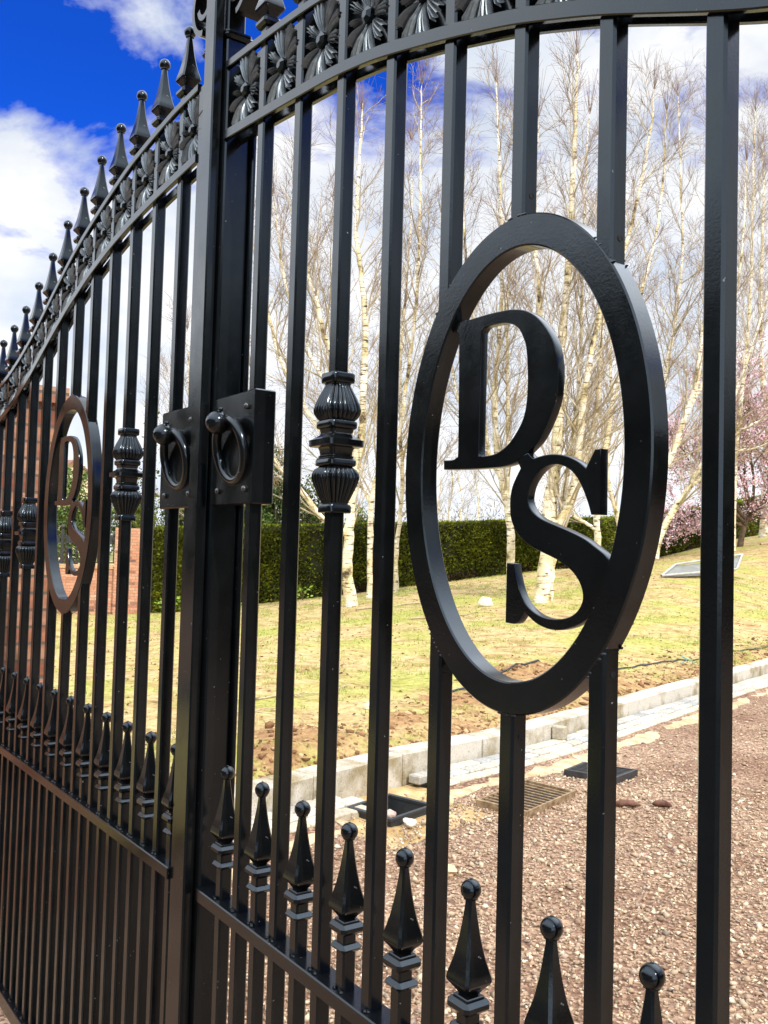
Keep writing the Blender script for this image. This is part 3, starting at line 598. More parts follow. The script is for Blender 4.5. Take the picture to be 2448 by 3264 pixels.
GY,GU=np.meshgrid(gy,gu,indexing='ij'); GX=kx(np.clip(GY,1.15,35))+GU; GZZ=gz(GX,GY)+.03*np.clip(1-(GU-.36)/.22,0,1); GZZ=np.where((GY>2.92)&(GY<3.80)&(GU<.92),-.5,GZZ)
nv,nu=GY.shape; idx=np.arange(nv*nu).reshape(nv,nu); F=np.stack([idx[:-1,:-1],idx[1:,:-1],idx[1:,1:],idx[:-1,1:]],-1).reshape(-1,4)
tag(link('gravel_drive',np_mesh('gravel_drive',np.stack([GX,GY,GZZ],-1).reshape(-1,3),F,M_GRAVEL,smooth=True)),kind='structure')
TUB=[(-4.66,3.06),(-4.78,3.44),(-4.45,3.53),(-4.33,3.13)]; RUSTY=[(-4.42,3.84),(-4.06,3.93),(-4.27,4.56),(-4.66,4.50)]; BLACK=[(-4.72,4.92),(-4.36,5.04),(-4.46,5.40),(-4.83,5.24)]
def in_quad(x,y,P,k=1.0):
    c=np.mean(P,0); Q=[(c[0]+(p[0]-c[0])*k,c[1]+(p[1]-c[1])*k) for p in P]; ar=sum(Q[i][0]*Q[(i+1)%4][1]-Q[(i+1)%4][0]*Q[i][1] for i in range(4)); sg=1 if ar>0 else -1; ok=np.ones(np.shape(x),bool)
    for i in range(4):
        a,b2=Q[i],Q[(i+1)%4]; ok&=sg*((b2[0]-a[0])*(y-a[1])-(b2[1]-a[1])*(x-a[0]))>0
    return ok
# loose stones lying on the drive: nobody could count them
def stones(n,rng):
    d=2.0+rng.random(n)**1.15*11; az=rng.uniform(-.62,.50,n)     # round the viewpoint area: denser close by
    th=math.atan2(.572,-.819)
    x=d*np.cos(th-az); y=d*np.sin(th-az)
    x=np.where(rng.random(n)<.30,rng.uniform(-5.5,-.2,n),x); y=np.where((x>-5.5)&(rng.random(n)<.12),rng.uniform(1,7,n),y)
    u=x-kx(np.clip(y,1.15,35)); k=(rng.random(n)<np.clip((fbm(x*.9+y*.25,y*.45,3,88)-.26)*4.5,.18,1))&(u>.40+rng.normal(0,.07,n))&(y>.98)&~in_quad(x,y,TUB,1.1)&~in_quad(x,y,RUSTY,.98)&~in_quad(x,y,BLACK,.98); return x[k],y[k],u[k]
sx,sy,su=stones(105000,RNG); ns=len(sx); dd=np.hypot(sx,sy)
size=RNG.lognormal(-4.77,.40,ns)*np.clip(.62+dd*.07,.75,1.5); size=np.minimum(size,.024)
base=np.array([(1,0,0),(0,1,0),(-1,0,0),(0,-1,0),(0,0,1),(0,0,-1)],float)
jit=base[None]+RNG.normal(0,.26,(ns,6,3)); jit*=np.stack([RNG.uniform(.8,1.25,ns),RNG.uniform(.6,1.0,ns),RNG.uniform(.4,.75,ns)],-1)[:,None,:]
ang=RNG.uniform(0,2*PI,ns); til=RNG.normal(0,.35,ns); ca,sa=np.cos(ang)[:,None],np.sin(ang)[:,None]; ct,st=np.cos(til)[:,None],np.sin(til)[:,None]
jx,jy,jz=jit[...,0],jit[...,1],jit[...,2]; jx,jz=jx*ct-jz*st,jx*st+jz*ct; jx,jy=jx*ca-jy*sa,jx*sa+jy*ca
V=np.stack([jx,jy,jz],-1)*size[:,None,None]; V[...,0]+=sx[:,None]; V[...,1]+=sy[:,None]; V[...,2]+=(gz(sx,sy)+size*.28+.012*np.clip(1-(su-.36)/.2,0,1))[:,None]
tri=np.array([(0,1,4),(1,2,4),(2,3,4),(3,0,4),(1,0,5),(2,1,5),(3,2,5),(0,3,5)]); F=(tri[None]+np.arange(ns)[:,None,None]*6).reshape(-1,3)
pal=np.array([(0.322,0.218,0.145),(0.408,0.295,0.200),(0.477,0.359,0.246),(0.545,0.433,0.301),(0.634,0.534,0.375),(0.371,0.292,0.225),(0.721,0.631,0.458),(0.439,0.292,0.183)])
pc=pal[RNG.choice(8,ns,p=[.20,.22,.19,.14,.08,.09,.03,.05])]*RNG.uniform(.75,1.2,(ns,1))
M_STONE=tint_mat('crushed_stone',.88,.2)
tag(link('gravel',np_mesh('gravel',V.reshape(-1,3),F,M_STONE,col=np.repeat(pc,6,0))),label='crushed reddish grey gravel spread over the drive',kind='stuff')

# forecourt in front of the gate and far land
M_TAR=two_tone('asphalt',(.028,.027,.026),(.055,.052,.05),60,.85,.4,.004)
mb=MB(); mb.add([(-10,-70,-.075),(80,-70,-.075),(80,1.0,-.075),(-10,1.0,-.075)],[(0,1,2,3)]); tag(mb.build('road',M_TAR),kind='structure')  # unseen surface added in front for the black paint to reflect
mb=MB(); mb.add([(-9.8,-1.1,-.066),(12,-1.1,-.066),(12,.955,-.066),(-9.8,.955,-.066)],[(0,1,2,3)]); tag(mb.build('gravel_apron',M_GRAVEL),kind='structure')
M_VERGE=two_tone('unseen_verge_soil',(.13,.08,.055),(.22,.145,.10),5,.95,.5,.02)
mb=MB(); mb.add([(-90,-70,-.07),(-10,-70,-.07),(-10,.0,-.07),(-90,.0,-.07)],[(0,1,2,3)]); tag(mb.build('unseen_verge',M_VERGE),kind='structure')  # unseen brown ground added to warm reflections in the left leaf
M_FIELD=two_tone('far_field',(.10,.13,.03),(.22,.20,.07),.05,.95)
mb=MB(); mb.add([(-900,-900,-3),(900,-900,-3),(900,900,-3),(-900,900,-3)],[(0,1,2,3)]); tag(mb.build('ground',M_FIELD),kind='structure')

# kerb: granite lengths, then two rows of setts on a mortar bed
M_GRAN,nt,b=mat('granite'); v=coords(nt); n1=noise(nt,v,95,3,.7); r=ramp(nt,[(.30,(0.172,0.146,0.114)),(.42,(0.482,0.447,0.378)),(.7,(0.568,0.533,0.466))],n1.outputs[0])
n2=noise(nt,v,3.5,6,.6); r2=ramp(nt,[(.36,(.50,.43,.27)),(.56,(1,1,1))],n2.outputs[0]); nt.links.new(mix(nt,1.0,r.outputs[0],r2.outputs[0],'MULTIPLY'),b.inputs['Base Color'])
b.inputs['Roughness'].default_value=.8; bump(nt,b,n1.outputs[0],.35,.004)
def oriented(mb,y0,y1,o0,o1,z0,z1,c,mi=None):
    """bevelled block lying along the kerb line"""
    ym=(y0+y1)/2; d=(kx(ym+.1)-kx(ym-.1))/.2; a=math.atan2(-d,1); q=MB(); L=(y1-y0)*math.hypot(1,d)
    q.cbox(o0,o1,-L/2,L/2,z0,z1,c); M=Matrix.Translation((kx(ym),ym,0))@Matrix.Rotation(a,4,'Z')
    mb.add([tuple(M@Vector(p)) for p in q.v],q.f,mi)
mb=MB(); y=1.32
while y<34:
    L=.84+random.uniform(-.02,.02); oriented(mb,y+.004,y+L-.004,-.20+random.uniform(-.003,.003),random.uniform(-.003,.003),-.22,.135+random.uniform(-.004,.004),.012); y+=L
tag(mb.build('kerb',M_GRAN),kind='structure')
M_SETT,nt,b=mat('sett_stone'); a_=N(nt,'Attribute'); a_.attribute_name='tint'; v=coords(nt); n1=noise(nt,v,45,4); r=ramp(nt,[(.3,(.68,.64,.58)),(.7,(1.12,1.12,1.1))],n1.outputs[0])
nt.links.new(mix(nt,1.0,a_.outputs['Color'],r.outputs[0],'MULTIPLY'),b.inputs['Base Color']); b.inputs['Roughness'].default_value=.85; bump(nt,b,n1.outputs[0],.3,.003)
def tinted(mb,name,m,cols,parent=None):
    o=mb.build(name,m,parent); a=o.data.attributes.new('tint','FLOAT_COLOR','POINT')
    a.data.foreach_set('color',[c for col in cols for c in (*col,1)]); return o
mb=MB(); cols=[]
def sett_run(y,yend,rows):
    while y<yend:
        for k,(o0,o1) in enumerate(rows):
            n0=len(mb.v); off=.07 if k%2 else 0
            oriented(mb,y+.005+off,y+.161+off,o0+.004,o1-.004,-.06,.004+random.uniform(-.004,.004)-.006*k,.009)
            g=random.uniform(.8,1.15); cc=random.choice([(.45,.44,.40),(.54,.50,.42),(.37,.38,.38)]) if k<len(rows)-1 else random.choice([(.60,.53,.41),(.52,.46,.36)])
            cols.extend([(cc[0]*g,cc[1]*g,cc[2]*g)]*(len(mb.v)-n0))
        y+=.168
sett_run(3.83,32,[(.012,.125),(.128,.24),(.243,.355)]); sett_run(1.75,2.93,[(.012,.125),(.128,.24),(.243,.355)])
tag(tinted(mb,'paved_channel',M_SETT,cols),kind='structure')
# rough mortar bed outside the setts
M_MORT=two_tone('mortar_bed',(.36,.26,.14),(.58,.46,.29),9,.95,.7,.012,60)
hy=np.linspace(1.6,30,420); ho=np.linspace(0,.33,9); HY,HO=np.meshgrid(hy,ho,indexing='ij')
wv=fbm(HY*2.2,HO*0+3,4,31); HX=np.zeros_like(HY); HYY=np.zeros_like(HY); HZ=np.zeros_like(HY)
for i in range(len(hy)):
    for j in range(len(ho)):
        o=.30+ho[j]*(.55+.75*wv[i,0]); HX[i,j],HYY[i,j]=kerb_pt(hy[i],o)
        q=ho[j]/.33; HZ[i,j]=-.030-.006*q-.055*max(0,q-.62)/.38
HZ+= (fbm(HX*9,HYY*9,4,41)-.45)*.022
gap=(HYY>2.95)&(HYY<3.75); HZ=np.where(gap,HZ-.12,HZ)
nv,nu=HY.shape; idx=np.arange(nv*nu).reshape(nv,nu); F=np.stack([idx[:-1,:-1],idx[1:,:-1],idx[1:,1:],idx[:-1,1:]],-1).reshape(-1,4)
tag(link('mortar_bed',np_mesh('mortar_bed',np.stack([HX,HYY,HZ],-1).reshape(-1,3),F,M_MORT,smooth=True)),kind='structure')
# sand in the gap where the drain box stands
M_SAND=two_tone('wet_sand',(.34,.22,.09),(.55,.40,.20),6,.95,.6,.01,50)
gy=np.linspace(2.86,3.90,100); go=np.linspace(.0,1.02,96); A,B_=np.meshgrid(gy,go,indexing='ij'); px=np.zeros_like(A); py=np.zeros_like(A)
for i in range(100):
    for j in range(96): px[i,j],py[i,j]=kx(gy[i])+go[j],gy[i]
pz=-.052+(fbm(px*7,py*7,4,51)-.45)*.045-.018*np.clip(1-B_/.5,0,1)-.006
idx=np.arange(100*96).reshape(100,96); F=np.stack([idx[:-1,:-1],idx[1:,:-1],idx[1:,1:],idx[:-1,1:]],-1).reshape(-1,4)
fc=np.stack([px,py],-1).reshape(-1,2)[F].mean(1); F=F[~in_quad(fc[:,0],fc[:,1],TUB,.97)]
tag(link('sand_patch',np_mesh('sand_patch',np.stack([px,py,pz],-1).reshape(-1,3),F,M_SAND,smooth=True)),kind='structure')

# grass blades and clods on the lawn
def lawn_pts(n,umax,y0,y1,pw=1.6):
    y=RNG.uniform(y0,y1,n); u=.05+RNG.random(n)**pw*umax; x=kx(np.clip(y,1.15,35))-.2-u; return x,y,u
cx,cy,cu=lawn_pts(11000,20,1.5,24,1.25); keep=(fbm(cx*.55,cy*.55,3,61)>.46)|(RNG.random(11000)<.12); cx,cy,cu=cx[keep],cy[keep],cu[keep]
nb_=RNG.integers(8,26,len(cx)); bx_=np.repeat(cx,nb_)+RNG.normal(0,.05,nb_.sum()); by_=np.repeat(cy,nb_)+RNG.normal(0,.05,nb_.sum()); n=len(bx_)
hz=RNG.uniform(.018,.060,n); a=RNG.uniform(0,2*PI,n); w=RNG.uniform(.0025,.005,n); ln=RNG.normal(0,.022,(n,2)); bz=lawn_z(bx_,by_)-.004
V=np.stack([np.stack([bx_-w*np.cos(a),by_-w*np.sin(a),bz],-1),np.stack([bx_+w*np.cos(a),by_+w*np.sin(a),bz],-1),np.stack([bx_+ln[:,0],by_+ln[:,1],bz+hz],-1)],1)
gcol=np.array([(.26,.33,.05),(.38,.42,.09),(.52,.49,.17),(.20,.30,.04)])[RNG.choice(4,n)]*RNG.uniform(.8,1.2,(n,1))
tag(link('grass',np_mesh('grass',V.reshape(-1,3),np.arange(3*n).reshape(-1,3),tint_mat('grass_blade',.7,.2),col=np.repeat(gcol,3,0))),label='thin young grass in patches on the bare lawn',kind='stuff')
cx,cy,cu=lawn_pts(11000,7,1.4,15,2.0); mk=soil_amt(cx,cy,cu)+.35*(fbm(cx*3,cy*3,3,71)-.5)>RNG.uniform(.14,.75,len(cx)); cx,cy=cx[mk],cy[mk]; n=len(cx)
cs=np.minimum(RNG.lognormal(-4.35,.5,n),.04); ico=bmesh.new(); bmesh.ops.create_icosphere(ico,subdivisions=1,radius=1); iv=np.array([v.co[:] for v in ico.verts]); ico.verts.index_update(); iF=np.array([[v.index for v in f.verts] for f in ico.faces]); ico.free()
V=iv[None]*RNG.uniform(.35,1.5,(n,len(iv),1))*np.stack([RNG.uniform(.8,1.4,n),RNG.uniform(.7,1.2,n),RNG.uniform(.5,.9,n)],-1)[:,None,:]*cs[:,None,None]
V[...,0]+=cx[:,None]; V[...,1]+=cy[:,None]; V[...,2]+=(lawn_z(cx,cy)+cs*.25)[:,None]
cc=np.array([(.24,.13,.065),(.36,.21,.11),(.18,.095,.05),(.46,.31,.17)])[RNG.choice(4,n)]*RNG.uniform(.8,1.2,(n,1))
tag(link('soil_clods',np_mesh('soil_clods',V.reshape(-1,3),(iF[None]+np.arange(n)[:,None,None]*len(iv)).reshape(-1,3),tint_mat('soil_clod',.95,.1),col=np.repeat(cc,len(iv),0))),label='loose brown soil clods turned up along the kerb',kind='stuff')
# dead leaves and bits of twig strewn over the lawn
cx,cy,cu=lawn_pts(9000,24,2,30,1.0); n=len(cx); sz_=RNG.uniform(.012,.035,n); a=RNG.uniform(0,2*PI,n); e=RNG.uniform(.15,.6,n); z=lawn_z(cx,cy)+.006
dx,dy=np.cos(a)*sz_,np.sin(a)*sz_; ex,ey=-np.sin(a)*sz_*e,np.cos(a)*sz_*e; up=RNG.uniform(0,.02,n)
V=np.stack([np.stack([cx-dx,cy-dy,z],-1),np.stack([cx+ex,cy+ey,z+up],-1),np.stack([cx+dx,cy+dy,z+up*.5],-1),np.stack([cx-ex,cy-ey,z],-1)],1)
cc=np.array([(.16,.08,.035),(.25,.15,.07),(.10,.06,.035)])[RNG.choice(3,n)]*RNG.uniform(.8,1.2,(n,1))
tag(link('leaf_litter',np_mesh('leaf_litter',V.reshape(-1,3),np.arange(4*n).reshape(-1,4),tint_mat('dead_leaf',.9,.1),col=np.repeat(cc,4,0))),label='brown leaf litter strewn across the lawn',kind='stuff')
PANEL=[(-15.65,19.76,1.10),(-16.2,21.04,1.40),(-16.29,24.21,1.74),(-15.67,23.03,1.31)]

# ------------------------------------------------------------------ small things on the drive and lawn
def rock(name,label,cat,loc,r,sc,col1,col2,seed=1):
    bm=bmesh.new(); bmesh.ops.create_icosphere(bm,subdivisions=3,radius=1)
    for v in bm.verts:
        n_=mnoise.noise(v.co*1.3+Vector((seed*3.1,0,0)))*.35+mnoise.noise(v.co*3+Vector((0,seed*2.2,0)))*.12; v.co*=(1+n_)*r; v.co=Vector((v.co.x*sc[0],v.co.y*sc[1],v.co.z*sc[2]))
    me=bpy.data.meshes.new(name); bm.to_mesh(me); bm.free(); me.materials.append(two_tone(name+'_stone',col1,col2,8/r*.05,.85,.3,.005))
    me.polygons.foreach_set('use_smooth',[True]*len(me.polygons)); me.set_sharp_from_angle(angle=math.radians(40))
    o=link(name,me); o.location=loc; return tag(o,label,cat)
zl_=lambda x,y: float(lawn_z(x,y)[0])
rock('boulder','pale rounded boulder on the lawn left of the big twin birch','boulder',(-15.3,13.45,zl_(-15.3,13.45)+.07),.15,(1.1,1,.85),(.62,.55,.36),(.80,.74,.55),2)
rock('stone','pale flat stone lying on the soil behind the second short spear bar','stone',(-6.7,4.6,zl_(-6.7,4.6)+.02),.055,(1.4,1,.7),(.55,.45,.28),(.75,.66,.46),3)
rock('stone','pinkish broken stone on the front lip of the black drain box','stone',(-4.40,3.17,-.005),.036,(1.2,.9,.7),(.40,.27,.22),(.58,.44,.38),5)
rock('stone','white stone on the gravel just in front of the drain box','stone',(-4.27,3.22,-.025),.036,(1.4,.9,.6),(.60,.55,.48),(.78,.74,.68),7)
rock('stone','yellowish stone on the gravel under the second short spear bar','stone',(-3.55,2.92,-.03),.04,(1.3,1,.6),(.55,.40,.2),(.72,.58,.36),9)
# loose block standing on the setts
mb=MB(); mb.cbox(-.052,.052,-.042,.042,0,.105,.006); o=tinted(mb,'paving_block',M_SETT,[(.40,.36,.28)]*len(mb.v)); o.location=(*kerb_pt(5.66,.062),.003); o.rotation_euler=(0,0,.35)
tag(o,'loose grey paving block standing on the setts against the kerb','block')
# open plastic drain box
M_PLAS,nt,b=mat('black_plastic'); b.inputs['Base Color'].default_value=(.018,.022,.026,1); n=noise(nt,coords(nt),30,4); r=ramp(nt,[(.3,.35),(.7,.7)],n.outputs[0]); nt.links.new(r.outputs[0],b.inputs['Roughness'])
def quad_frame(P,z):  # centre, x-axis, y-axis from 4 ground corners
    P=[Vector((*p,z)) for p in P]; c=sum(P,Vector())/4; return c,P
def ring_wall(mb,P,z0,z1,t,inset_low=0):
    c=sum((Vector(p) for p in P),Vector((0,0)))/4
    for i in range(4):
        a,b2=Vector(P[i]),Vector(P[(i+1)%4]); ai=a+(c-a).normalized()*t*1.41; bi=b2+(c-b2).normalized()*t*1.41
        mb.add([(a.x,a.y,z0),(b2.x,b2.y,z0),(bi.x,bi.y,z0),(ai.x,ai.y,z0),(a.x,a.y,z1),(b2.x,b2.y,z1),(bi.x,bi.y,z1),(ai.x,ai.y,z1)],[(0,1,5,4),(2,3,7,6),(4,5,6,7),(3,2,1,0)])
tub=TUB
r_=empty('drain_box',(-4.55,3.29,-.2),'open black plastic drain box sunk beside the kerb','drain')
mb=MB(); T=[(x+4.55,y-3.29) for x,y in tub]; ring_wall(mb,T,0,.188,.012); ring_wall(mb,[(x*1.06,y*1.06) for x,y in T],.178,.193,.028); mb.build('wall',M_PLAS,r_)
mb=MB(); mb.add([(x,y,.004) for x,y in T],[(0,1,2,3)]); mb.build('base',M_PLAS,r_)
M_RUST=two_tone('rusty_iron',(.14,.085,.045),(.32,.23,.13),24,.9,.5,.004,90)
M_IRON=two_tone('black_iron',(.018,.018,.02),(.04,.04,.042),30,.55,.2,.003,spec=.5)
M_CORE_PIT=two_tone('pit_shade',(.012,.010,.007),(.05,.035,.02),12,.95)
def grating(label,P,z,m,nb,h,group=None):
    c=sum((Vector(p) for p in P),Vector((0,0)))/4; r=empty('drain_grating',(c.x,c.y,z),label,'grating'); L=[(p[0]-c.x,p[1]-c.y) for p in P]
    mb=MB(); ring_wall(mb,L,0,h,.022); mb.build('frame',m,r)
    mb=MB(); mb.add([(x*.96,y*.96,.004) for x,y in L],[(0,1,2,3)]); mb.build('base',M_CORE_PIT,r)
    A,B2,C2,D=[Vector(p) for p in L]
    for i in range(nb):
        t=(i+1)/(nb+1); p=A.lerp(D,t)*.93; q=B2.lerp(C2,t)*.93; d=(q-p); n_=Vector((-d.y,d.x)).normalized()*.0065
        mb=MB(); mb.add([(p.x-n_.x,p.y-n_.y,h-.008),(p.x+n_.x,p.y+n_.y,h-.008),(q.x+n_.x,q.y+n_.y,h-.008),(q.x-n_.x,q.y-n_.y,h-.008),(p.x-n_.x,p.y-n_.y,h-.003),(p.x+n_.x,p.y+n_.y,h-.003),(q.x+n_.x,q.y+n_.y,h-.003),(q.x-n_.x,q.y-n_.y,h-.003)],[(0,3,2,1),(4,5,6,7),(0,1,5,4),(1,2,6,5),(2,3,7,6),(3,0,4,7)])
        mb.build('slat',m,r)
    return r
grating('rusty brown drain grating lying loose on the gravel edge',RUSTY,-.055,M_RUST,10,.044)
grating('black iron drain grating set in the gravel beyond the rusty one',BLACK,-.055,M_IRON,7,.05)
# debris on the gravel
def bark(label,x,y,L,a,h):
    mb=MB(); pts=[(x+L*(t-.5)*math.cos(a),y+L*(t-.5)*math.sin(a),GZ+.016+h*math.sin(t*PI)) for t in np.linspace(0,1,7)]
    mb.tube(pts,[.006,.018,.022,.020,.022,.015,.005],7,cap=True); return tag(mb.build('bark_piece',two_tone('bark_piece_brown',(.07,.03,.02),(.16,.08,.05),25),None,smooth=True),label,'bark')
bark('dark curled bark piece lying on the gravel, nearer the grating',-3.93,4.66,.17,.9,.012); bark('reddish bark scrap on the gravel, right of the curled piece',-3.82,4.86,.12,.7,.01)
# cable across the lawn
mb=MB(); cp=[(-6.9,5.6),(-7.2,6.9),(-7.5,7.9),(-7.62,8.55),(-7.70,9.0),(-7.82,9.6),(-7.93,10.2),(-7.99,10.8),(-8.1,11.6),(-8.42,12.3),(-8.52,13.2),(-8.9,14.2)]
P=catmull([(x,y,0) for x,y in cp],90); mb.tube([(p.x,p.y,zl_(p.x,p.y)+.014+.004*math.sin(i*.3)) for i,p in enumerate(P)],.011,7)
tag(mb.build('cable',M_PLAS,None,smooth=True),'thin black cable trailing over the lawn behind the kerb','cable')
M_BLUE,nt,b=mat('blue_twine'); b.inputs['Base Color'].default_value=(.18,.40,.36,1)
mb=MB(); tw=[(-7.72,10.15,0),(-7.66,10.2,.05),(-7.68,10.12,.10),(-7.60,10.22,.06),(-7.64,10.3,.02),(-7.56,10.28,.07)]; mb.tube([tuple(p) for p in catmull([(x,y,zl_(x,y)+z+.01) for x,y,z in tw],40)],.006,5)
tag(mb.build('twine',M_BLUE),'tangle of blue green twine beside the black cable','twine')
# fallen sticks
M_STICK=two_tone('dry_stick',(.30,.22,.12),(.52,.42,.28),20)
def stick(label,pts,r=.012):
    mb=MB(); P=catmull([(x,y,0) for x,y in pts],16); n=len(P)
    mb.tube([(p.x,p.y,zl_(p.x,p.y)+.02+.012*math.sin(i*.9)) for i,p in enumerate(P)],[r*(1-.6*i/n) for i in range(n)],6)
    for k in (5,9):
        p=P[k]; a=random.uniform(0,6); mb.tube([(p.x,p.y,zl_(p.x,p.y)+.03),(p.x+.12*math.cos(a),p.y+.12*math.sin(a),zl_(p.x,p.y)+.03),(p.x+.25*math.cos(a+.3),p.y+.25*math.sin(a+.3),zl_(p.x,p.y)+.02)],[r*.6,r*.5,r*.2],5)
    tag(mb.build('stick',M_STICK,None,smooth=True),label,'stick')
stick('long thin fallen stick crossing the soil behind the lock boxes',[(-7.6,3.6),(-7.75,4.1),(-7.7,4.6),(-7.95,5.2)])
stick('short forked stick just in front of the long one',[(-7.0,3.4),(-7.1,3.75),(-6.95,4.0)],.009)
stick('fallen branch on the lawn at the foot of the tall birch by the hedge',[(-17.6,11.6),(-17.5,12.4),(-17.3,13.2),(-17.6,13.9)],.03)
stick('thin branch lying on the lawn below the left of the large oval',[(-14.6,10.9),(-14.3,11.7),(-14.5,12.5)],.022)
stick('pale broken branch on the bare ridge at the far right',[(-20.5,31.6),(-20.2,32.6),(-20.6,33.4)],.05)
# wire mesh panel on the lawn
bl,tl_,tr,br=[Vector(p) for p in PANEL]
M_MESH,nt,b=mat('grey_mesh_sheet'); n=noise(nt,coords(nt),3,4); r=ramp(nt,[(.3,(.14,.15,.13)),(.7,(.24,.24,.21))],n.outputs[0]); nt.links.new(r.outputs[0],b.inputs['Base Color']); b.inputs['Roughness'].default_value=.6
M_GALV=two_tone('galvanised_tube',(.34,.34,.31),(.48,.48,.45),6,.45,.1)
pc_=(bl+tl_+tr+br)/4; r_=empty('fence_panel',pc_,'grey mesh fence panel lying flat on the sloping lawn','panel')
Lp=[p-pc_ for p in (bl,tl_,tr,br)]
mb=MB(); n=12; g=[[Lp[0].lerp(Lp[3],i/n).lerp(Lp[1].lerp(Lp[2],i/n),j/8) for j in range(9)] for i in range(n+1)]
mb.add([(p.x,p.y,p.z-.05*math.sin(i/n*PI)) for i,row in enumerate(g) for p in row],[(i*9+j,(i+1)*9+j,(i+1)*9+j+1,i*9+j+1) for i in range(n) for j in range(8)]); mb.build('mesh_sheet',M_MESH,r_)
mb=MB()
for a,b2 in ((0,1),(1,2),(2,3),(3,0)): mb.tube([tuple(Lp[a]+Vector((0,0,.03))),tuple(Lp[b2]+Vector((0,0,.03)))],.03,8)
mb.build('frame',M_GALV,r_)

# ------------------------------------------------------------------ brickwork, fence, house
M_PIER=brick_mat('pier_brick',.0715,((.34,.15,.09),(.42,.23,.145)),(.22,.08,.05),(.13,.10,.08))
r_=empty('brick_pier',(-4.5,.6,0),'red brick gate pier at the far left end of the gate','pier')
q=([],[],[]); brick_box(q,-.42,.40,-.55,.53,-.1,2.10); brick_build('shaft',q,M_PIER,r_)
q=([],[],[]); brick_box(q,-.46,.435,-.59,.562,2.1002,2.17); brick_build('cap',q,M_PIER,r_)
M_WALL=brick_mat('wall_brick',.078,((.55,.25,.15),(.66,.37,.24)),(.20,.12,.10),(.30,.21,.15))
wd=math.atan2(.61,.43)   # the far wall runs along this heading
r_=empty('brick_wall',(-25.4,9.15,-.4),'low orange brick wall ending in a taller pillar at the hedge','wall'); r_.rotation_euler=(0,0,wd)
q=([],[],[]); brick_box(q,-.37,.37,-.34,.40,-.3,2.42); brick_build('pillar',q,M_WALL,r_)
q=([],[],[]); brick_box(q,-14,-.372,-.14,.17,-.5,1.27); brick_build('panel',q,M_WALL,r_)
M_COPE=brick_mat('coping_brick',.11,((.60,.36,.20),(.70,.48,.28)),(.42,.26,.15),(.40,.32,.24))
q=([],[],[]); brick_box(q,-14,-.374,-.17,.20,1.2702,1.375); brick_build('coping',q,M_COPE,r_)
r_=empty('railing_fence',(-25.4,9.15,.98),'black iron railing with ball topped posts standing on the far brick wall','fence'); r_.rotation_euler=(0,0,wd)
mb=MB()
for z in (.06,.60,.78): mb.box(-14,-.38,-.0,.03,z-.018,z+.018)
mb.build('rail',M_IRON,r_)
for k in range(6):
    x=-1.95-k*2.4; mb=MB(); mb.box(x-.035,x+.035,-.02,.05,0,.98); mb.sphere((x,.015,1.04),.062,12,8); mb.build('post',M_IRON,r_)
for k in range(88):
    x=-.50-k*.15
    if min(abs(x+1.95+2.4*i) for i in range(6))<.07: continue
    mb=MB(); mb.box(x-.012,x+.012,.003,.027,.06,.86 if k%2 else .80); mb.loft([[(x+a*rr,.015+b*rr,z) for a,b in ((1,0),(0,1),(-1,0),(0,-1))] for z,rr in ((.30,.014),(.34,.045),(.40,.03),(.46,.05),(.50,.014))] if k%2 else [[(x+a*rr,.015+b*rr,z) for a,b in ((1,0),(0,1),(-1,0),(0,-1))] for z,rr in ((.78,.014),(.81,.045),(.95,.004))]); 
    mb.box(x+.03,x+.12,.006,.024,.62,.76) if k%2 else None
    mb.build('baluster',M_IRON,r_)
M_REND=two_tone('cream_render',(.58,.47,.32),(.66,.55,.39),2,.9); M_TILE=two_tone('brown_roof_tile',(.16,.08,.06),(.26,.15,.11),5,.85)
r_=empty('house',(-77.2,22.6,-2),'cream rendered gabled house far behind the ivy tree','house'); r_.rotation_euler=(0,0,.30)
mb=MB(); W_,D_=4.2,2.6; e,ap=8.75,10.35
mb.add([(0,-D_,0),(0,D_,0),(0,D_,e),(0,0,ap),(0,-D_,e),(-9,-D_,0),(-9,D_,0),(-9,D_,e),(-9,0,ap),(-9,-D_,e)],[(0,1,2,3,4),(5,9,8,7,6),(1,6,7,2),(0,4,9,5)]); mb.build('wall',M_REND,r_)
mb=MB()
for s_ in (-1,1): mb.add([(.35,0,ap+.22),(.35,s_*(D_+.35),e+.0),(.35,s_*(D_+.35),e-.2),(.35,0,ap+.02),(-9.3,0,ap+.22),(-9.3,s_*(D_+.35),e),(-9.3,s_*(D_+.35),e-.2),(-9.3,0,ap+.02)],[(0,1,5,4),(1,2,6,5),(2,3,7,6),(0,3,2,1),(4,5,6,7)])
rf=mb.build('roof',M_TILE,r_)
mb=MB(); mb.box(-3.1,-2.2,-D_-1.6,-D_-.6,0,9.9); mb.box(-4.5,-.6,-D_-2.6,-D_-.02,0,9.2); mb.build('chimney',M_REND,rf)
M_GLASS,nt,b=mat('window_glass'); b.inputs['Base Color'].default_value=(.05,.06,.07,1); b.inputs['Roughness'].default_value=.08
mb=MB(); mb.box(.0,.05,-.6,.6,5.6,6.9); mb.build('window',M_GLASS,r_)

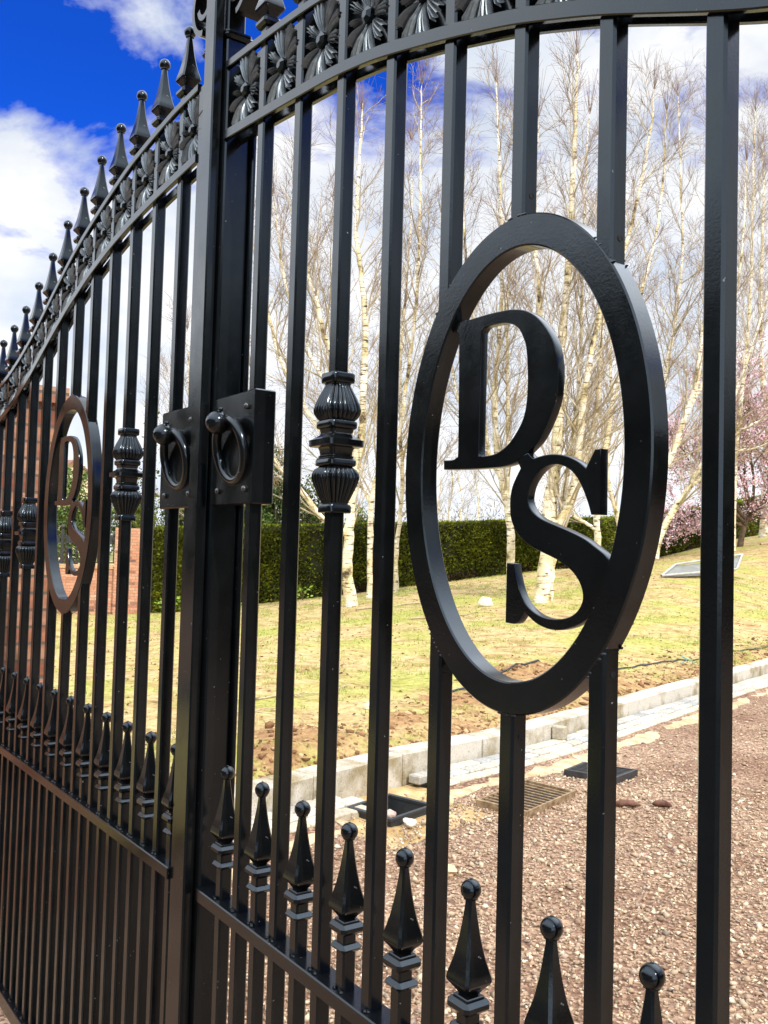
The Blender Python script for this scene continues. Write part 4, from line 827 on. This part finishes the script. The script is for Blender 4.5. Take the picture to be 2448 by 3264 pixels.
# ------------------------------------------------------------------ hedge
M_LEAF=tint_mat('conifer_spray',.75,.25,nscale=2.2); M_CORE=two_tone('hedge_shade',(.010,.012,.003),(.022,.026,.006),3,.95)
HC=catmull([(x,y,z) for x,y,z in HEDGE]+[(-27,48,5.6)],120)
HB=[float(lz(p.x,p.y)[0]) for p in HC]
def hedge_cross(i):
    p=HC[i]; a,b2=HC[max(i-1,0)],HC[min(i+1,120)]; t=Vector((b2.x-a.x,b2.y-a.y)).normalized(); return p,Vector((t.y,-t.x))   # normal faces the lawn
r_=empty('hedge',(-24.6,9.5,0),'long clipped conifer hedge along the back of the lawn','hedge')
off=Vector((24.6,-9.5,0)); rings=[]
for i in range(121):
    p,nn=hedge_cross(i); ring=[]
    for o,h in ((.03,0),(.0,.3),(-.03,.93),(-.15,.985),(-1.05,.985),(-1.2,.9),(-1.2,0)):
        z=HB[i]-.3+(p.z-HB[i]+.3)*h; w=.07*mnoise.noise(Vector((p.x*1.4,p.y*1.4,z*1.4))); ring.append((p.x+nn.x*(o-.06+w)+off.x,p.y+nn.y*(o-.06+w)+off.y,z+(w*.3 if h>.5 else 0)))
    rings.append(ring)
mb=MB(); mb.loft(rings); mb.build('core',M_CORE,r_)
n=78000; ii=RNG.random(n)**1.15*119.9; i0=ii.astype(int); fr=ii-i0
PX=np.array([p.x for p in HC]);PY=np.array([p.y for p in HC]);PZ=np.array([p.z for p in HC]);HBa=np.array(HB); NNs=np.array([hedge_cross(i)[1][:] for i in range(121)])
L=lambda A: A[i0]*(1-fr)+A[i0+1]*fr
hx,hy,ht,hb=L(PX),L(PY),L(PZ),L(HBa); nx,ny=L(NNs[:,0]),L(NNs[:,1])
side=RNG.random(n)
top=side<.20; end=(side>.985)
hh=RNG.random(n)**.9; z=np.where(top,ht-.02+np.abs(RNG.normal(0,.035,n))*np.where(RNG.random(n)<.06,3,.7)-.02,hb-.05+(ht-hb+.02)*hh); o=np.where(top,-RNG.random(n)*1.2,RNG.normal(0,.03,n))
hol=fbm(hx*.9+hy*.9,z*1.5,4,81); o=np.where(top,o,o+(hol-.48)*.22)
keep=top|(RNG.random(n)<np.clip((hol-.24)*5+.25,.1,1))
x=hx+nx*o; y=hy+ny*o
i_=end; tx,ty=-ny,nx
k=RNG.random(n)*1.2; x=np.where(i_,PX[0]-NNs[0,0]*k,x); y=np.where(i_,PY[0]-NNs[0,1]*k,y)
d=np.stack([nx*.8+RNG.normal(0,.55,n),ny*.8+RNG.normal(0,.55,n),np.where(top,1.0,.35)+RNG.normal(0,.45,n)],-1); d/=np.linalg.norm(d,axis=1)[:,None]
sd_=np.cross(d,RNG.normal(0,1,(n,3))); sd_/=np.linalg.norm(sd_,axis=1)[:,None]; l=np.where(top,RNG.uniform(.03,.08,n),RNG.uniform(.05,.14,n))[:,None]; w_=RNG.uniform(.018,.04,n)[:,None]
c0=np.stack([x,y,z],-1); V=np.stack([c0-sd_*w_*.4,c0+d*l*.55+sd_*w_,c0+d*l,c0+d*l*.5-sd_*w_],1)
cl=fbm(hx*1.8+hy*1.8,z*2.2,3,91); cg=np.array([(0.072,0.087,0.005),(0.120,0.140,0.008),(0.178,0.193,0.011)])[np.clip((cl*3.4-.35+RNG.normal(0,.45,n)).astype(int),0,2)]
brown=(hh<.16)&(fbm(hx*1.1+hy*.7,z,3,95)>.5)&~top; cg=np.where(brown[:,None],np.array([.07,.045,.02]),cg); cg=np.where(top[:,None],cg*1.7+np.array([.03,.03,.0]),cg)*RNG.uniform(.85,1.15,(n,1))  # top sprays coloured lighter, standing in for light on the hedge top
V=V[keep]; cg=cg[keep]; n=len(V); V=V+np.array([24.6,-9.5,0])
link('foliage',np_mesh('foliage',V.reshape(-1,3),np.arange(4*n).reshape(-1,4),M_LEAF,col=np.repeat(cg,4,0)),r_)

# ------------------------------------------------------------------ trees
M_BIRCH,nt,b=mat('birch_bark'); t=N(nt,'TexCoord'); mp=N(nt,'Mapping'); mp.inputs['Scale'].default_value=(2.2,2.2,11); nt.links.new(t.outputs['Object'],mp.inputs[0])
n1=noise(nt,mp.outputs[0],2.0,5,.6); r1=ramp(nt,[(.35,(.03,.022,.015)),(.41,(.60,.52,.38)),(.48,(.87,.82,.70)),(.75,(.93,.90,.80))],n1.outputs[0])
n2=noise(nt,coords(nt),1.6,5,.65); r2=ramp(nt,[(.34,(.07,.05,.03)),(.42,(.72,.64,.40)),(.6,(1,1,1))],n2.outputs[0]); nt.links.new(mix(nt,1.0,r1.outputs[0],r2.outputs[0],'MULTIPLY'),b.inputs['Base Color'])
b.inputs['Roughness'].default_value=.75; bump(nt,b,n1.outputs[0],.4,.02)
M_BRANCH=two_tone('birch_branch',(.32,.26,.16),(.62,.55,.42),2.5,.8,.2); M_TWIG,nt,b=mat('birch_twig'); v=coords(nt); sep=N(nt,'SeparateXYZ'); nt.links.new(v,sep.inputs[0]); mr=N(nt,'MapRange'); mr.inputs['From Min'].default_value=3.5; mr.inputs['From Max'].default_value=9.5; nt.links.new(sep.outputs[2],mr.inputs['Value'])
n1=noise(nt,v,1.2,4); r1=ramp(nt,[(.35,(.20,.14,.065)),(.65,(.37,.265,.125))],n1.outputs[0]); r2=ramp(nt,[(.35,(.15,.09,.075)),(.65,(.27,.175,.14))],n1.outputs[0]); nt.links.new(mix(nt,mr.outputs[0],r1.outputs[0],r2.outputs[0]),b.inputs['Base Color']); b.inputs['Roughness'].default_value=.8
class Twigs:
    """thin three-sided twigs gathered as arrays"""
    def __init__(s): s.v=[]; s.f=[]; s.m=[]; s.n=0
    def add(s,pts,r0,r1,mi):
        m=len(pts); T=[(pts[min(i+1,m-1)]-pts[max(i-1,0)]).normalized() for i in range(m)]
        a=T[0].orthogonal().normalized()
        for i in range(m):
            t=T[i]; a=(a-t*a.dot(t)); a=a.normalized() if a.length>1e-6 else t.orthogonal().normalized(); b2=t.cross(a); r=r0+(r1-r0)*i/(m-1)
            p=pts[i]; s.v.append(p+a*r); s.v.append(p+(b2*.866-a*.5)*r); s.v.append(p-(b2*.866+a*.5)*r)
        o=s.n
        for i in range(m-1):
            q=o+i*3
            s.f+= [(q,q+1,q+4,q+3),(q+1,q+2,q+5,q+4),(q+2,q,q+3,q+5)]; s.m+=[mi]*3
        s.n+=3*m
    def build(s,name,mats,parent,off):
        V=np.array([v[:] for v in s.v])-np.array(off[:]); me=np_mesh(name,V,np.array(s.f),mats,smooth=True); me.polygons.foreach_set('material_index',np.array(s.m,np.int32)); return link(name,me,parent)
def away(t,ang,rnd):
    a=t.orthogonal().normalized(); b2=t.cross(a); ph=rnd.uniform(0,2*PI); return (t*math.cos(ang)+(a*math.cos(ph)+b2*math.sin(ph))*math.sin(ang)).normalized()
def branch_path(p,d,L,n,rnd,lift=.12,wob=.10):
    pts=[p]; st=L/n
    for i in range(n):
        d=(d+Vector((rnd.gauss(0,wob),rnd.gauss(0,wob),lift+rnd.gauss(0,wob)))).normalized(); p=p+d*st; pts.append(p)
    return pts
def birch(name,stems,label,seed,r0,dens=1.0,cat='birch tree',group='bare birch trees on the lawn'):
    rnd=random.Random(seed); base=Vector(stems[0][0]); root=empty(name,base,label,cat,group)
    tr=MB(); tw=Twigs()
    for si,st in enumerate(stems):
        P=catmull(st,max(14,len(st)*4)); m=len(P); ln=sum((P[i+1]-P[i]).length for i in range(m-1))
        ra=r0 if si==0 else r0*rnd.uniform(.42,.58); P=[p+Vector((rnd.gauss(0,.008),rnd.gauss(0,.008),0)) for p in P]
        R=[max(.012,ra*(1-i/(m-1))**.85*(1.0)+.010)*(1+.07*rnd.gauss(0,1)*(i>0)) for i in range(m)]
        if si==0: P[0]=P[0]-Vector((0,0,.25)); R[0]=ra*1.55; R[1]=ra*1.15
        tr.tube([tuple(p-base) for p in P],R,10)
        npr=int(ln*3.2*dens)
        for k in range(npr):
            t=(.16 if si==0 else .10)+.84*(k+rnd.random())/npr; t=min(t,.985); i=min(int(t*(m-1)),m-2); p=P[i].lerp(P[i+1],t*(m-1)-i); tg=(P[i+1]-P[i]).normalized()
            L=(.9+2.5*(1-t)**.8)*rnd.uniform(.55,1.15)*min(1,ln/8+.35); d=away(tg,math.radians(rnd.uniform(24,48)),rnd)
            b1=branch_path(p,d,L,6,rnd,.10,.09); rb=min(R[i]*.55,.008+.008*L); tw.add(b1,rb,.005,0)
            for q in range(int(3+L*3.9)):
                u=rnd.uniform(.12,1); j=min(int(u*6),5); p2=b1[j].lerp(b1[j+1],u*6-j); d2=away((b1[j+1]-b1[j]).normalized(),math.radians(rnd.uniform(22,46)),rnd)
                L2=rnd.uniform(.35,.95)*(1-.4*u); b2=branch_path(p2,d2,L2,3,rnd,.06,.12); tw.add(b2,.0046,.0028,1 if rnd.random()<.7 else 0)
                for w in range(rnd.randint(3,5)):
                    u2=rnd.uniform(.1,1); j2=min(int(u2*3),2); p3=b2[j2].lerp(b2[j2+1],u2*3-j2); d3=away((b2[j2+1]-b2[j2]).normalized(),math.radians(rnd.uniform(18,42)),rnd)
                    tw.add(branch_path(p3,d3,rnd.uniform(.18,.50),2,rnd,-.02,.12),.0032,.0018,1)
        for w in range(14):
            tw.add(branch_path(P[-2],away((P[-1]-P[-2]).normalized(),math.radians(rnd.uniform(4,22)),rnd),rnd.uniform(.4,1.1),3,rnd,.05,.08),.006,.003,1)
    tr.build('trunk',M_BIRCH,root,smooth=True); tw.build('crown',[M_BRANCH,M_TWIG],root,base); return root
TL={'B1':('birch with one broad white trunk just right of the near fluted baluster, stems fanning left',.135),
'B2':('slender birch next to the broad trunked one, leaning right as it rises',.075),
'B3':('thin straight birch seen just left of the large oval',.065),
'B4':('forked birch seen through the left half of the large oval, behind the letter D',.105),
'B5':('big twin trunked birch in the middle of the large oval, the tallest',.150),
'B6':('short trunked birch behind the right side of the letter S',.09),
'B7':('birch leaning hard to the right across the pink blossom',.115),
'B8':('upright birch standing on the ridge at the far right edge',.15),
'B9':('small birch leaning left behind the right rim of the large oval',.075),
'B10':('thick leaning birch right of the large oval, in front of the pink blossom',.12),
'B11':('slim birch directly behind the right rim of the large oval',.07),
'B12':('birch farthest back at the right, rising out of the blossom tree',.08),
'B13':('faint bare birch seen between the two gate leaves, left of the lock boxes',.05)}
for i,(k,st) in enumerate(TREES.items()):
    birch('birch_tree',st,TL[k][0],100+i,TL[k][1],.9 if k in('B5','B1','B4') else 1.0)

# evergreens, saplings, thicket behind the hedge
M_EVER=tint_mat('evergreen_leaf',.7,.3,nscale=1.4)
def bushy(name,label,cat,c,rx,rz,zb,ncl,leaf,cols,seed,group=None,trunk=True,conical=.0,nleaf=60):
    rng=np.random.default_rng(seed); root=empty(name,(c[0],c[1],zb),label,cat,group)
    u=rng.normal(0,1,(ncl,3)); u/=np.linalg.norm(u,axis=1)[:,None]; rr=rng.random(ncl)**.45
    cc=u*rr[:,None]*np.array([rx,rx,rz]); 
    if conical: cc[:,:2]*=np.clip(1-conical*(cc[:,2:3]/rz*.5+.5),.12,1)
    h=c[2]-zb; cc[:,2]+=h
    k=nleaf; P=np.repeat(cc,k,0)+rng.normal(0,1,(ncl*k,3))*np.array([.30,.30,.26])*max(.5,rx/2.2); n=len(P)
    d=rng.normal(0,1,(n,3)); d[:,2]-=.2; d/=np.linalg.norm(d,axis=1)[:,None]; s_=np.cross(d,rng.normal(0,1,(n,3))); s_/=np.linalg.norm(s_,axis=1)[:,None]; l=leaf*rng.uniform(.6,1.4,(n,1))
    V=np.stack([P,P+d*l*.5+s_*l*.3,P+d*l,P+d*l*.5-s_*l*.3],1); cl=np.repeat(rng.random(ncl),k)
    col=np.array(cols)[np.clip((cl*len(cols)+rng.normal(0,.5,n)).astype(int),0,len(cols)-1)]*rng.uniform(.7,1.3,(n,1))
    link('crown',np_mesh('crown',V.reshape(-1,3),np.arange(4*n).reshape(-1,4),M_EVER,col=np.repeat(col,4,0)),root)
    if trunk:
        mb=MB(); mb.tube([(0,0,-.3),(.05,.02,h*.5),(0,0,h)],[.16,.12,.05],8)
        rd=random.Random(seed)
        for q in range(7):
            a=rd.uniform(0,6.28); mb.tube([(0,0,h*rd.uniform(.4,.9)),(math.cos(a)*rx*.4,math.sin(a)*rx*.4,h+rz*.15*rd.uniform(-1,1)),(math.cos(a)*rx*.8,math.sin(a)*rx*.8,h+rz*.5*rd.uniform(-.6,1))],[.05,.03,.012],6)
        mb.build('trunk',M_TRUNK,root,smooth=True)
    return root
M_TRUNK=two_tone('dark_bark',(.06,.04,.025),(.14,.10,.06),9,.95,.5,.02)
GR=[(.045,.085,.012),(.08,.14,.022),(.13,.19,.035),(.17,.21,.05)]; DK=[(.022,.045,.008),(.04,.075,.013),(.075,.12,.02)]; BR=[(.12,.085,.045),(.17,.125,.06),(.10,.10,.03),(.22,.17,.09)]
EV='evergreens behind the far wall and hedge'
bushy('ivy_tree','bright green ivy clad tree behind the far brick wall','tree',(-33.3,9.6,2.7),1.35,1.9,-.4,150,.11,GR,1,EV)
bushy('evergreen_tree','mid green evergreen beside the far brick pillar','tree',(-33.2,12.0,2.3),.95,1.4,-.3,90,.11,GR,2,EV)
bushy('evergreen_tree','dark evergreen seen between the stile and the left lock box','tree',(-33.8,14.3,2.7),1.0,1.6,-.2,110,.11,DK+GR[:2],3,EV)
bushy('evergreen_tree','dark conifer right behind the right lock box','tree',(-34.2,17.2,3.3),1.0,2.4,0,150,.11,DK+GR[:2],4,EV,conical=.5)
bushy('evergreen_tree','tallest dark conifer rising right of the lock box','tree',(-34.8,18.6,3.3),1.25,2.9,0,190,.11,DK+GR[:1],5,EV,conical=.55)
bushy('evergreen_tree','rounded olive evergreen left of the near fluted baluster','tree',(-34.4,20.3,2.9),1.2,1.7,.2,120,.11,DK+BR[2:3]+GR[:1],6,EV)
bushy('evergreen_tree','small domed green tree far behind the broad trunked birch','tree',(-39.5,26.4,2.9),.9,.95,.3,60,.12,GR[:3],7,EV)
def thicket(label,c,L,ang,h,seed):
    rng=np.random.default_rng(seed); n=5200; t=rng.uniform(-L/2,L/2,n); x=t*math.cos(ang)+rng.normal(0,.5,n); y=t*math.sin(ang)+rng.normal(0,.5,n); z=rng.random(n)**1.3*h*(.7+.5*fbm(t*.5,t*0,3,seed))
    P=np.stack([x,y,z],-1); d=rng.normal(0,.6,(n,3)); d[:,2]+=.7; d/=np.linalg.norm(d,axis=1)[:,None]; s_=np.cross(d,rng.normal(0,1,(n,3))); s_/=np.linalg.norm(s_,axis=1)[:,None]; l=rng.uniform(.15,.5,(n,1))
    V=np.stack([P-s_*.02,P+s_*.02,P+d*l],1); col=np.array(BR)[rng.choice(4,n)]*rng.uniform(.8,1.3,(n,1))
    o=link('thicket',np_mesh('thicket',V.reshape(-1,3),np.arange(3*n).reshape(-1,3),M_EVER,col=np.repeat(col,3,0))); o.location=c; return tag(o,label,'thicket',kind='stuff')
thicket('brown leafless thicket beyond the hedge',(-36.5,27,1.0),30,1.05,3.25,3)
rs=random.Random(5)
for k,(x,y,hh) in enumerate([(-34.6,27.1,5.2),(-34.2,27.6,5.8),(-33.9,28.1,5.0),(-34.9,26.4,4.8),(-33.4,28.8,4.6),(-35.6,25.2,4.2),(-33.0,31.5,5),(-37,22.6,4.6)]):
    lab=['tallest bare sapling','second tallest bare sapling'][k] if k<2 else None
    base=(x,y,.8); st=[[base,(x+rs.uniform(-.1,.1),y+rs.uniform(-.1,.1),.8+hh*.35),(x+rs.uniform(-.2,.2),y+rs.uniform(-.2,.2),.8+hh*.7),(x+rs.uniform(-.3,.3),y+rs.uniform(-.3,.3),.8+hh)]]
    birch('sapling',st,'thin bare sapling growing in the brown thicket beyond the hedge',300+k,.045,.5,'sapling','bare saplings in the thicket')
# pink blossom tree
def blossom_tree():
    rnd=random.Random(77); rng=np.random.default_rng(77); base=Vector((-21.0,31.0,2.0)); root=empty('blossom_tree',base,'pink flowering cherry tree in front of the hedge at the right','blossom tree')
    mb=MB(); tw=Twigs(); tips=[]
    main=[[(.1,.2,1.2),(-.6,-1.4,3),(-1.2,-2.6,4.6)],[(.3,.4,1.5),(.1,-.8,4),(-.2,-1.6,6)],[(.5,.9,2),(1,2,4.5),(1.3,3,6.3)],[(.2,.3,1.4),(0,.2,4),(.1,.3,6.9)],[(0,0,-.3),(.05,.15,.7),(.25,.5,1.5),(.8,1.2,2.3),(1.0,2.0,3.4)],[(.1,.3,1.0),(-.1,-.3,2.0),(-.2,-1.0,3.2),(-.3,-1.5,4.6)],[(.2,.4,1.3),(.4,.3,2.6),(.4,-.1,4.2),(.3,.1,5.8)],[(.05,.2,.9),(-.4,-1.0,1.35),(-.6,-2.0,1.25),(-.8,-2.7,.95)],[(.5,.8,1.9),(.9,2.0,2.6),(1.2,3.2,3.4)],[(.1,.2,1.0),(-.2,-1.2,2.2),(-.3,-2.4,3.0),(-.5,-3.0,3.9)],[(.6,1,2.1),(.6,1.0,3.6),(.8,1.2,5.2)]]
    for j,st in enumerate(main):
        P=catmull(st,14); m=len(P); R=[(.13 if j==4 else .07)*(1-.8*i/(m-1)) for i in range(m)]; mb.tube([tuple(p) for p in P],R,8)
        for k in range(26):
            t=rnd.uniform(.25,1); i=min(int(t*(m-1)),m-2); p=P[i].lerp(P[i+1],t*(m-1)-i); b1=branch_path(p+base,away((P[i+1]-P[i]).normalized(),math.radians(rnd.uniform(30,70)),rnd),rnd.uniform(.7,1.7),5,rnd,.05,.18); tw.add(b1,.02,.007,0)
            for q in range(7):
                u=rnd.uniform(.15,1); jj=min(int(u*5),4); p2=b1[jj].lerp(b1[jj+1],u*5-jj); b2=branch_path(p2,away((b1[jj+1]-b1[jj]).normalized(),math.radians(rnd.uniform(25,65)),rnd),rnd.uniform(.25,.7),3,rnd,.04,.16); tw.add(b2,.008,.004,0); tips+=[tuple(b2[1]-base),tuple(b2[2]-base),tuple(b2[3]-base)]
    mb.build('trunk',M_TRUNK,root,smooth=True); tw.build('branches',[M_TRUNK,M_TRUNK],root,base)
    T=np.array(tips); T=np.repeat(T,7,0)+rng.normal(0,.09,(len(T)*7,3)); n=len(T); d=rng.normal(0,1,(n,3)); d/=np.linalg.norm(d,axis=1)[:,None]; s_=np.cross(d,rng.normal(0,1,(n,3))); s_/=np.linalg.norm(s_,axis=1)[:,None]; l=rng.uniform(.022,.044,(n,1))
    V=np.stack([T-d*l,T+s_*l,T+d*l,T-s_*l],1); col=np.array([(.82,.52,.57),(.88,.66,.70),(.72,.40,.47),(.93,.82,.84)])[rng.choice(4,n)]*rng.uniform(.8,1.15,(n,1))
    link('blossom',np_mesh('blossom',V.reshape(-1,3),np.arange(4*n).reshape(-1,4),tint_mat('pink_petal',.7,.2),col=np.repeat(col,4,0)),root)
blossom_tree()
# small plants at the foot of the hedge
def plant(label,x,y,seed):
    rng=np.random.default_rng(seed); z=zl_(x,y); root=empty('leafy_plant',(x,y,z),label,'plant','young plants at the hedge foot'); n=46
    a=rng.uniform(0,6.28,n); r=rng.uniform(.03,.30,n); h=rng.uniform(.05,.42,n); P=np.stack([r*np.cos(a),r*np.sin(a),h],-1); d=np.stack([np.cos(a),np.sin(a),rng.normal(.2,.5,n)],-1); d/=np.linalg.norm(d,axis=1)[:,None]; s_=np.cross(d,rng.normal(0,1,(n,3))); s_/=np.linalg.norm(s_,axis=1)[:,None]; l=rng.uniform(.08,.16,(n,1))
    V=np.stack([P,P+d*l*.5+s_*l*.3,P+d*l,P+d*l*.5-s_*l*.3],1); col=np.array([(.16,.28,.03),(.25,.38,.06)])[rng.choice(2,n)]
    link('leaves',np_mesh('leaves',V.reshape(-1,3),np.arange(4*n).reshape(-1,4),M_EVER,col=np.repeat(col,4,0)),root)
    mb=MB(); [mb.tube([(0,0,0),(math.cos(q)*.1,math.sin(q)*.1,.3)],[.008,.004],5) for q in (0,1.5,3,4.6)]; mb.build('stem',M_TRUNK,root)
for x,y,l in ((-24.1,9.75,'leafy plant at the left end of the hedge, by the brick pillar'),(-24.4,11.75,'leafy plant at the hedge foot between the stile and the lock box bar'),(-24.0,13.9,'low leafy plant at the hedge foot beside the broad birch trunk')): plant(l,x,y,int(-x*10+y))

# across the road, behind the viewer: unseen hedgerow added for the paint to mirror
rng=np.random.default_rng(404); n=46000; x=rng.uniform(-46,14,n); top=7.6+2.2*fbm(x*.28,x*0+2,4,7); z=rng.random(n)**.8*top; y=-16+rng.normal(0,.7,n); P=np.stack([x,y,z],-1)
d=rng.normal(0,1,(n,3)); d/=np.linalg.norm(d,axis=1)[:,None]; s_=np.cross(d,rng.normal(0,1,(n,3))); s_/=np.linalg.norm(s_,axis=1)[:,None]; l=rng.uniform(.25,.6,(n,1))
V=np.stack([P,P+d*l*.5+s_*l*.35,P+d*l,P+d*l*.5-s_*l*.35],1); col=np.array([(.03,.045,.012),(.05,.06,.02),(.06,.05,.03)])[rng.choice(3,n)]
tag(link('unseen_treeline',np_mesh('unseen_treeline',V.reshape(-1,3),np.arange(4*n).reshape(-1,4),M_EVER,col=np.repeat(col,4,0))),'unseen dark hedgerow added across the road for the gate paint to mirror','hedgerow',kind='stuff')

rng=np.random.default_rng(505); n=16000; y=rng.uniform(4,44,n); top=4.2+1.5*fbm(y*.3,y*0+5,4,17); z=rng.random(n)**.8*top; x=9.5+y*.10+rng.normal(0,.6,n); P=np.stack([x,y,z],-1)  # unseen shelter belt added to darken reflections on the bar sides
d=rng.normal(0,1,(n,3)); d/=np.linalg.norm(d,axis=1)[:,None]; s_=np.cross(d,rng.normal(0,1,(n,3))); s_/=np.linalg.norm(s_,axis=1)[:,None]; l=rng.uniform(.25,.6,(n,1))
V=np.stack([P,P+d*l*.5+s_*l*.35,P+d*l,P+d*l*.5-s_*l*.35],1); col=np.array([(.03,.05,.012),(.05,.07,.02),(.05,.05,.025)])[rng.choice(3,n)]
tag(link('unseen_treeline',np_mesh('unseen_treeline',V.reshape(-1,3),np.arange(4*n).reshape(-1,4),M_EVER,col=np.repeat(col,4,0))),'unseen dark shelter belt added right of the drive for the gate paint to mirror','shelter belt',kind='stuff')
